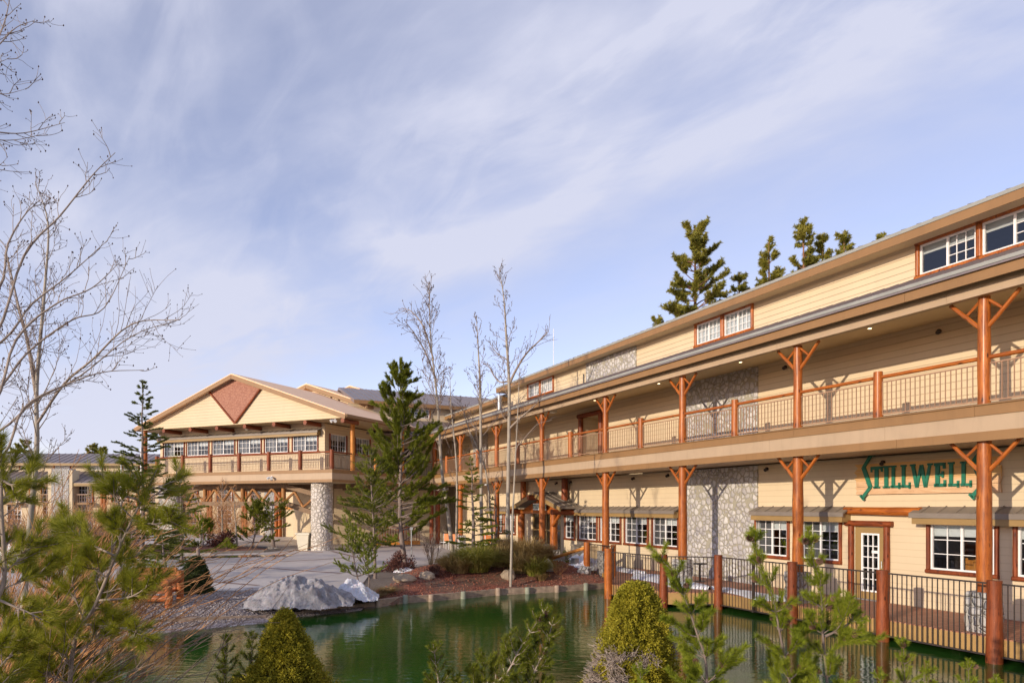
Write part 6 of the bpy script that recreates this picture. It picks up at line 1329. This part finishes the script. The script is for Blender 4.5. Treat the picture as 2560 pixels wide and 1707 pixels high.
B_=np.array(bd2); n=len(B_); oc=np.array([[1,0,0],[-1,0,0],[0,1,0],[0,-1,0],[0,0,1.6],[0,0,-1.3]],float)*.0065; V=(B_[:,None,:]+oc[None]*(.6+.8*rs_.rand(n))[:,None,None]).reshape(-1,3); f8=np.array([[0,2,4],[2,1,4],[1,3,4],[3,0,4],[2,0,5],[1,2,5],[3,1,5],[0,3,5]]); F=(f8[None]+6*np.arange(n)[:,None,None]).reshape(-1,3)
emit_thing(bt,[('trunk',tubes_np(th,8),M['bark_mid'],True),('twigs',tubes_np(tw2,3),M['bark_mid'],True),('buds',(V,F),M['bud'],False)])
# near left: big soft pine and willow whips
def near(u,v,d): return pt(u,v,d)
bp=lambda u,d:np.array([(u-1280)/1707*d,d,-.1])
def long_pine(label,stem,boughs,seed,nl=.105,nw=.0034,dens=1500,r0=.022,mat='needle_near',bl=.42):
    rs=np.random.RandomState(seed); o=vroot('soft_pine',label,'pine tree',stem[0]); tr=smooth_poly(stem,5); th=[(tr,r0*np.linspace(1,.3,len(tr)))]; sh=[np.array([at(tr,t)[0] for t in (.88,.94,1)])]; tb=[]
    cs=[]
    for b_ in boughs: c=smooth_poly(b_,4); th.append((c,r0*.5*np.linspace(1,.3,len(c)))); cs.append(c)
    n=int(np.linalg.norm(tr[1:]-tr[:-1],axis=1).sum()/.16)
    for i in range(n):
        t=.12+.86*i/n; p,d=at(tr,t)
        for q in range(2): cs.append(curve(p,perp_dir(d,1.0+.2*rs.rand(),rs.rand()*6.28),bl*(1.25-t*.8)*(.6+.6*rs.rand()),6,rs,.09,.10)); th.append((cs[-1],r0*.25*np.linspace(1,.4,6)))
    for c in cs:
        L_=np.linalg.norm(c[1:]-c[:-1],axis=1).sum(); sh.append(np.array([at(c,x)[0] for x in (.72,.86,1)]))
        for k in range(int(L_/.07)+1): p,d=at(c,.25+.7*rs.rand()); e=curve(p,perp_dir(d,.6+.2*rs.rand(),rs.rand()*6.28),.10+.14*rs.rand(),4,rs,.08,.10); tb.append((e,np.linspace(.006,.004,4))); sh.append(e[1:])
    emit_thing(o,[('trunk',tubes_np(th,8),M['bark_mid'],True),('branches',tubes_np(tb,4),M['bark_mid'],True),('foliage',shoot_needles(sh,dens,nl,nw,.75,rs,tuft=6),M[mat],False)]); return o
d=6.0
long_pine('soft long needled pine leaning right in the left foreground, the biggest there',[bp(170,d),near(180,1640,d),near(235,1520,d),near(285,1400,d),near(330,1300,d),near(395,1170,d)],[[near(250,1500,d),near(330,1490,d-.3),near(400,1440,d-.5)],[near(290,1390,d),near(210,1350,d+.3),near(150,1300,d+.4)],[near(330,1300,d),near(390,1310,d-.3),near(455,1290,d-.4)],[near(210,1560,d),near(310,1570,d-.5),near(380,1600,d-.7)],[near(350,1250,d),near(290,1230,d),near(250,1190,d)]],131,dens=1350,bl=.5)
d=7.0
long_pine('second soft pine in the left foreground, standing straight behind the biggest',[bp(110,d),near(130,1640,d),near(150,1500,d),near(155,1380,d),near(150,1290,d)],[[near(150,1500,d),near(80,1450,d),near(40,1400,d)],[near(155,1420,d),near(220,1400,d),near(260,1380,d)]],132,dens=1300,bl=.5)
d=5.2
long_pine('soft pine at the extreme left edge rising out of the frame corner',[bp(-60,d),near(-30,1600,d),near(10,1450,d),near(5,1300,d),near(2,1150,d),near(4,1090,d)],[[near(5,1400,d),near(60,1380,d),near(100,1350,d)],[near(0,1500,d),near(70,1530,d),near(130,1560,d)],[near(5,1200,d),near(40,1215,d),near(75,1200,d)]],133,dens=1500,bl=.34)
def whips(label,base,n,seed,targets,r0=.007,mat='twig_orange'):
    rs=np.random.RandomState(seed); o=vroot('willow_bush',label,'bare shrub',np.array(base)); th=[];tw_=[]
    for i in range(n):
        tg=targets[i%len(targets)]; e=np.array(tg)+rs.normal(size=3)*[.22,.35,.16]; b0=np.array(base)+rs.normal(size=3)*[.18,.18,0]; m=(b0+e)/2+np.array([0,0,.22*rs.rand()])+rs.normal(size=3)*.07; c=smooth_poly([b0,b0*.72+m*.28+[0,0,.14]+rs.normal(size=3)*.06,m+rs.normal(size=3)*.08,m*.4+e*.6+[0,0,.10]+rs.normal(size=3)*.05,e+rs.normal(size=3)*.05],4); th.append((c,r0*np.linspace(1,.25,len(c))))
        for k in range(5): p,d_=at(c,.3+.65*rs.rand()); tw_.append((curve(p,perp_dir(d_,.3+.3*rs.rand(),rs.rand()*6.28),.18+.3*rs.rand(),6,rs,.06,.05),r0*.42*np.linspace(1,.5,6)))
    emit_thing(o,[('stems',tubes_np(th,6),M[mat],True),('twigs',tubes_np(tw_,4),M[mat],True)])
whips('orange bare willow whips arching right over the gravel shore',(-5.6,6.5,-.1),46,141,[near(560,1500,6.6),near(440,1330,6.8),near(620,1390,6.6),near(400,1260,7),near(300,1240,7),near(520,1300,6.9),near(470,1470,6.4),near(780,1330,6.8),near(350,1400,6.2)],r0=.009)
whips('pale brown bare whips reaching low over the water at left',(-4.8,5.9,-.2),34,142,[near(420,1640,6.2),near(520,1570,6.4),near(330,1560,6),near(620,1580,6.8),near(250,1500,6.2),near(450,1700,6)],r0=.008,mat='twig')
whips('grey brown bare stems rising through the left foreground pines',(-5.6,7.2,-.1),40,143,[near(60,1300,7.5),near(140,1200,7.5),near(220,1250,7.5),near(20,1400,7.5),near(180,1420,7.5),near(300,1350,7.5),near(270,1180,7.5),near(350,1210,7.6)],r0=.008,mat='twig_orange')
# ---- foreground right of centre
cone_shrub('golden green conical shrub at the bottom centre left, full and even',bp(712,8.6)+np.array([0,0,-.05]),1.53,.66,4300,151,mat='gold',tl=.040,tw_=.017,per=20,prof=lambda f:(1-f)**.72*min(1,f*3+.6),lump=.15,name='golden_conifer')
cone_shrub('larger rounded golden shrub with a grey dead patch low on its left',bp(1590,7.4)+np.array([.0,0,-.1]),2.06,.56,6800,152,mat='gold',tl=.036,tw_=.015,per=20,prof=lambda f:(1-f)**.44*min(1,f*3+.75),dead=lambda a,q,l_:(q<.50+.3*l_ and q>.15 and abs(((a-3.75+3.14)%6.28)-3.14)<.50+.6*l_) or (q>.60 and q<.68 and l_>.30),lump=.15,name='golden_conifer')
d=6.2
sapling('bright young pine with cones leaning left, nearest the golden shrub',[[near(1770,1850,d),near(1765,1660,d),near(1745,1590,d),near(1715,1500,d),near(1690,1440,d),near(1655,1400,d),near(1623,1368,d)]],161,bl=.31,wh=.20)
sapling('tallest bright young pine with cones in the centre right foreground',[[near(1990,1900,d),near(1975,1710,d),near(1955,1610,d),near(1940,1530,d),near(1925,1470,d),near(1895,1400,d),near(1880,1322,d)]],162,bl=.30,wh=.20)
sapling('bright young pine with a long arm reaching right over the fence',[[near(2075,1900,d),near(2068,1707,d),near(2058,1600,d),near(2055,1520,d),near(2048,1450,d),near(2030,1390,d),near(2022,1322,d)],[near(2062,1590,d),near(2095,1575,d),near(2125,1555,d),near(2150,1530,d)]],163,bl=.28,wh=.20)
for i,(u,v,dd,l,bl_) in enumerate(((2258,1597,6.0,'tallest of the small pale green pine tips along the bottom right edge',.24),(2318,1655,6.0,'small pine tip with one cone, second along the bottom right edge',.16),(2420,1650,6.0,'small pine tip below the fence post, third along the bottom right edge',.22),(2490,1690,6.0,'last tiny pine tip at the bottom right corner',.14),(2200,1672,5.6,'low spreading bright pine tip left of the bottom right row',.2),(1600,1660,5.8,'low bright pine shoots hugging the base of the larger golden shrub',.22))):
    sapling(l,[[near(u+6,v+330,dd),near(u+4,v+110,dd),near(u+2,v+50,dd),near(u,v,dd)]],170+i,bl=bl_,wh=.13,nl=.038,cones=.1,rad=.010)
sapling('olive green pine leaning left at bottom centre with bare grey stem',[[near(1150,1850,7.5),near(1190,1740,7.5),near(1260,1690,7.5),near(1300,1620,7.5),near(1345,1550,7.5),near(1370,1515,7.5)],[near(1290,1850,7.5),near(1320,1720,7.5),near(1345,1660,7.5),near(1372,1590,7.5),near(1385,1540,7.5)]],181,mat='needle',nl=.05,dens=1700,nw=.0045,bl=.34,wh=.13,cones=.12,brk='twig_grey',rad=.016)
sapling('small olive pine with grey stem at the bottom between the two leaning plants',[[near(1105,1850,7.5),near(1100,1740,7.5),near(1090,1660,7.5),near(1083,1608,7.5)]],182,mat='needle',nl=.045,dens=1700,nw=.0045,bl=.26,wh=.12,cones=0,brk='twig_grey')
for i,(u,v,l) in enumerate(((568,1588,'small dark pine with pale stem left of the even golden shrub'),(632,1580,'small pine touching the left side of the even golden shrub'))):
    sapling(l,[[near(u-4,1900,8.5),near(u-6,1760,8.5),near(u-6,1680,8.5),near(u,v,8.5)]],185+i,mat='needle',nl=.05,dens=1300,nw=.0055,bl=.26,wh=.14,cones=.0,brk='twig_grey')

# ---- loose chips and pebbles
def scatter(name,poly,n,sz,flat,mat,seed,hf,cond=None,lab=None):
    rs=np.random.RandomState(seed); P=np.array(poly); lo_=P.min(0);hi2=P.max(0); X=lo_[0]+rs.rand(n)*(hi2[0]-lo_[0]); Y=lo_[1]+rs.rand(n)*(hi2[1]-lo_[1]); k=sdist(X,Y,P)<-.05; X=X[k];Y=Y[k]
    if cond is not None: k=cond(X,Y); X=X[k];Y=Y[k]
    Z=hf(X,Y); m=len(X); s=sz*(.4+rs.rand(m)**2*1.2); oc=np.array([[1,0,0],[-1,0,0],[0,1,0],[0,-1,0],[0,0,1],[0,0,-1]],float); R_=rs.normal(size=(m,3,3)); Q=np.linalg.qr(R_)[0]; sc3=np.stack([np.ones(m),.45+.4*rs.rand(m),np.full(m,flat)],1); V=np.einsum('mij,kj->mki',Q,oc)*s[:,None,None] if flat>.6 else (np.einsum('mij,mkj->mki',Q,oc[None]*sc3[:,None,:])*s[:,None,None])
    V=V+np.stack([X,Y,Z+sz*.15],1)[:,None,:]; f8=np.array([[0,2,4],[2,1,4],[1,3,4],[3,0,4],[2,0,5],[1,2,5],[3,1,5],[0,3,5]]); F=(f8[None]+6*np.arange(m)[:,None,None]).reshape(-1,3); o=link(name,np_mesh(name,V.reshape(-1,3),F),mat); return tag(o,None,None,None,'stuff')
g=G('wood_chip'); n=g.noise(g.co,14,3); g.set('Base Color',g.ramp(n.outputs[0],[(.3,(.12,.03,.018)),(.5,(.36,.10,.05)),(.7,(.60,.34,.22))])); g.set('Roughness',.9); M['chip']=g.m
g=G('pebble'); n=g.noise(g.co,11,3); g.set('Base Color',g.ramp(n.outputs[0],[(.3,(.13,.10,.09)),(.5,(.29,.24,.225)),(.70,(.62,.56,.53))])); g.set('Roughness',.8); M['pebble']=g.m
scatter('mulch_chips',BED,14000,.028,.25,M['chip'],201,lambda X,Y:bedh(X,Y)+.02)
scatter('pebbles',[(-16,17),(-8.6,17.8),(-6.5,19.6),(-5.0,20.8),(-4.8,22.4),(-8,22.3),(-12,21.0),(-16,22)],60000,.021,.9,M['pebble'],202,lambda X,Y:groundh(X,Y)+.04)
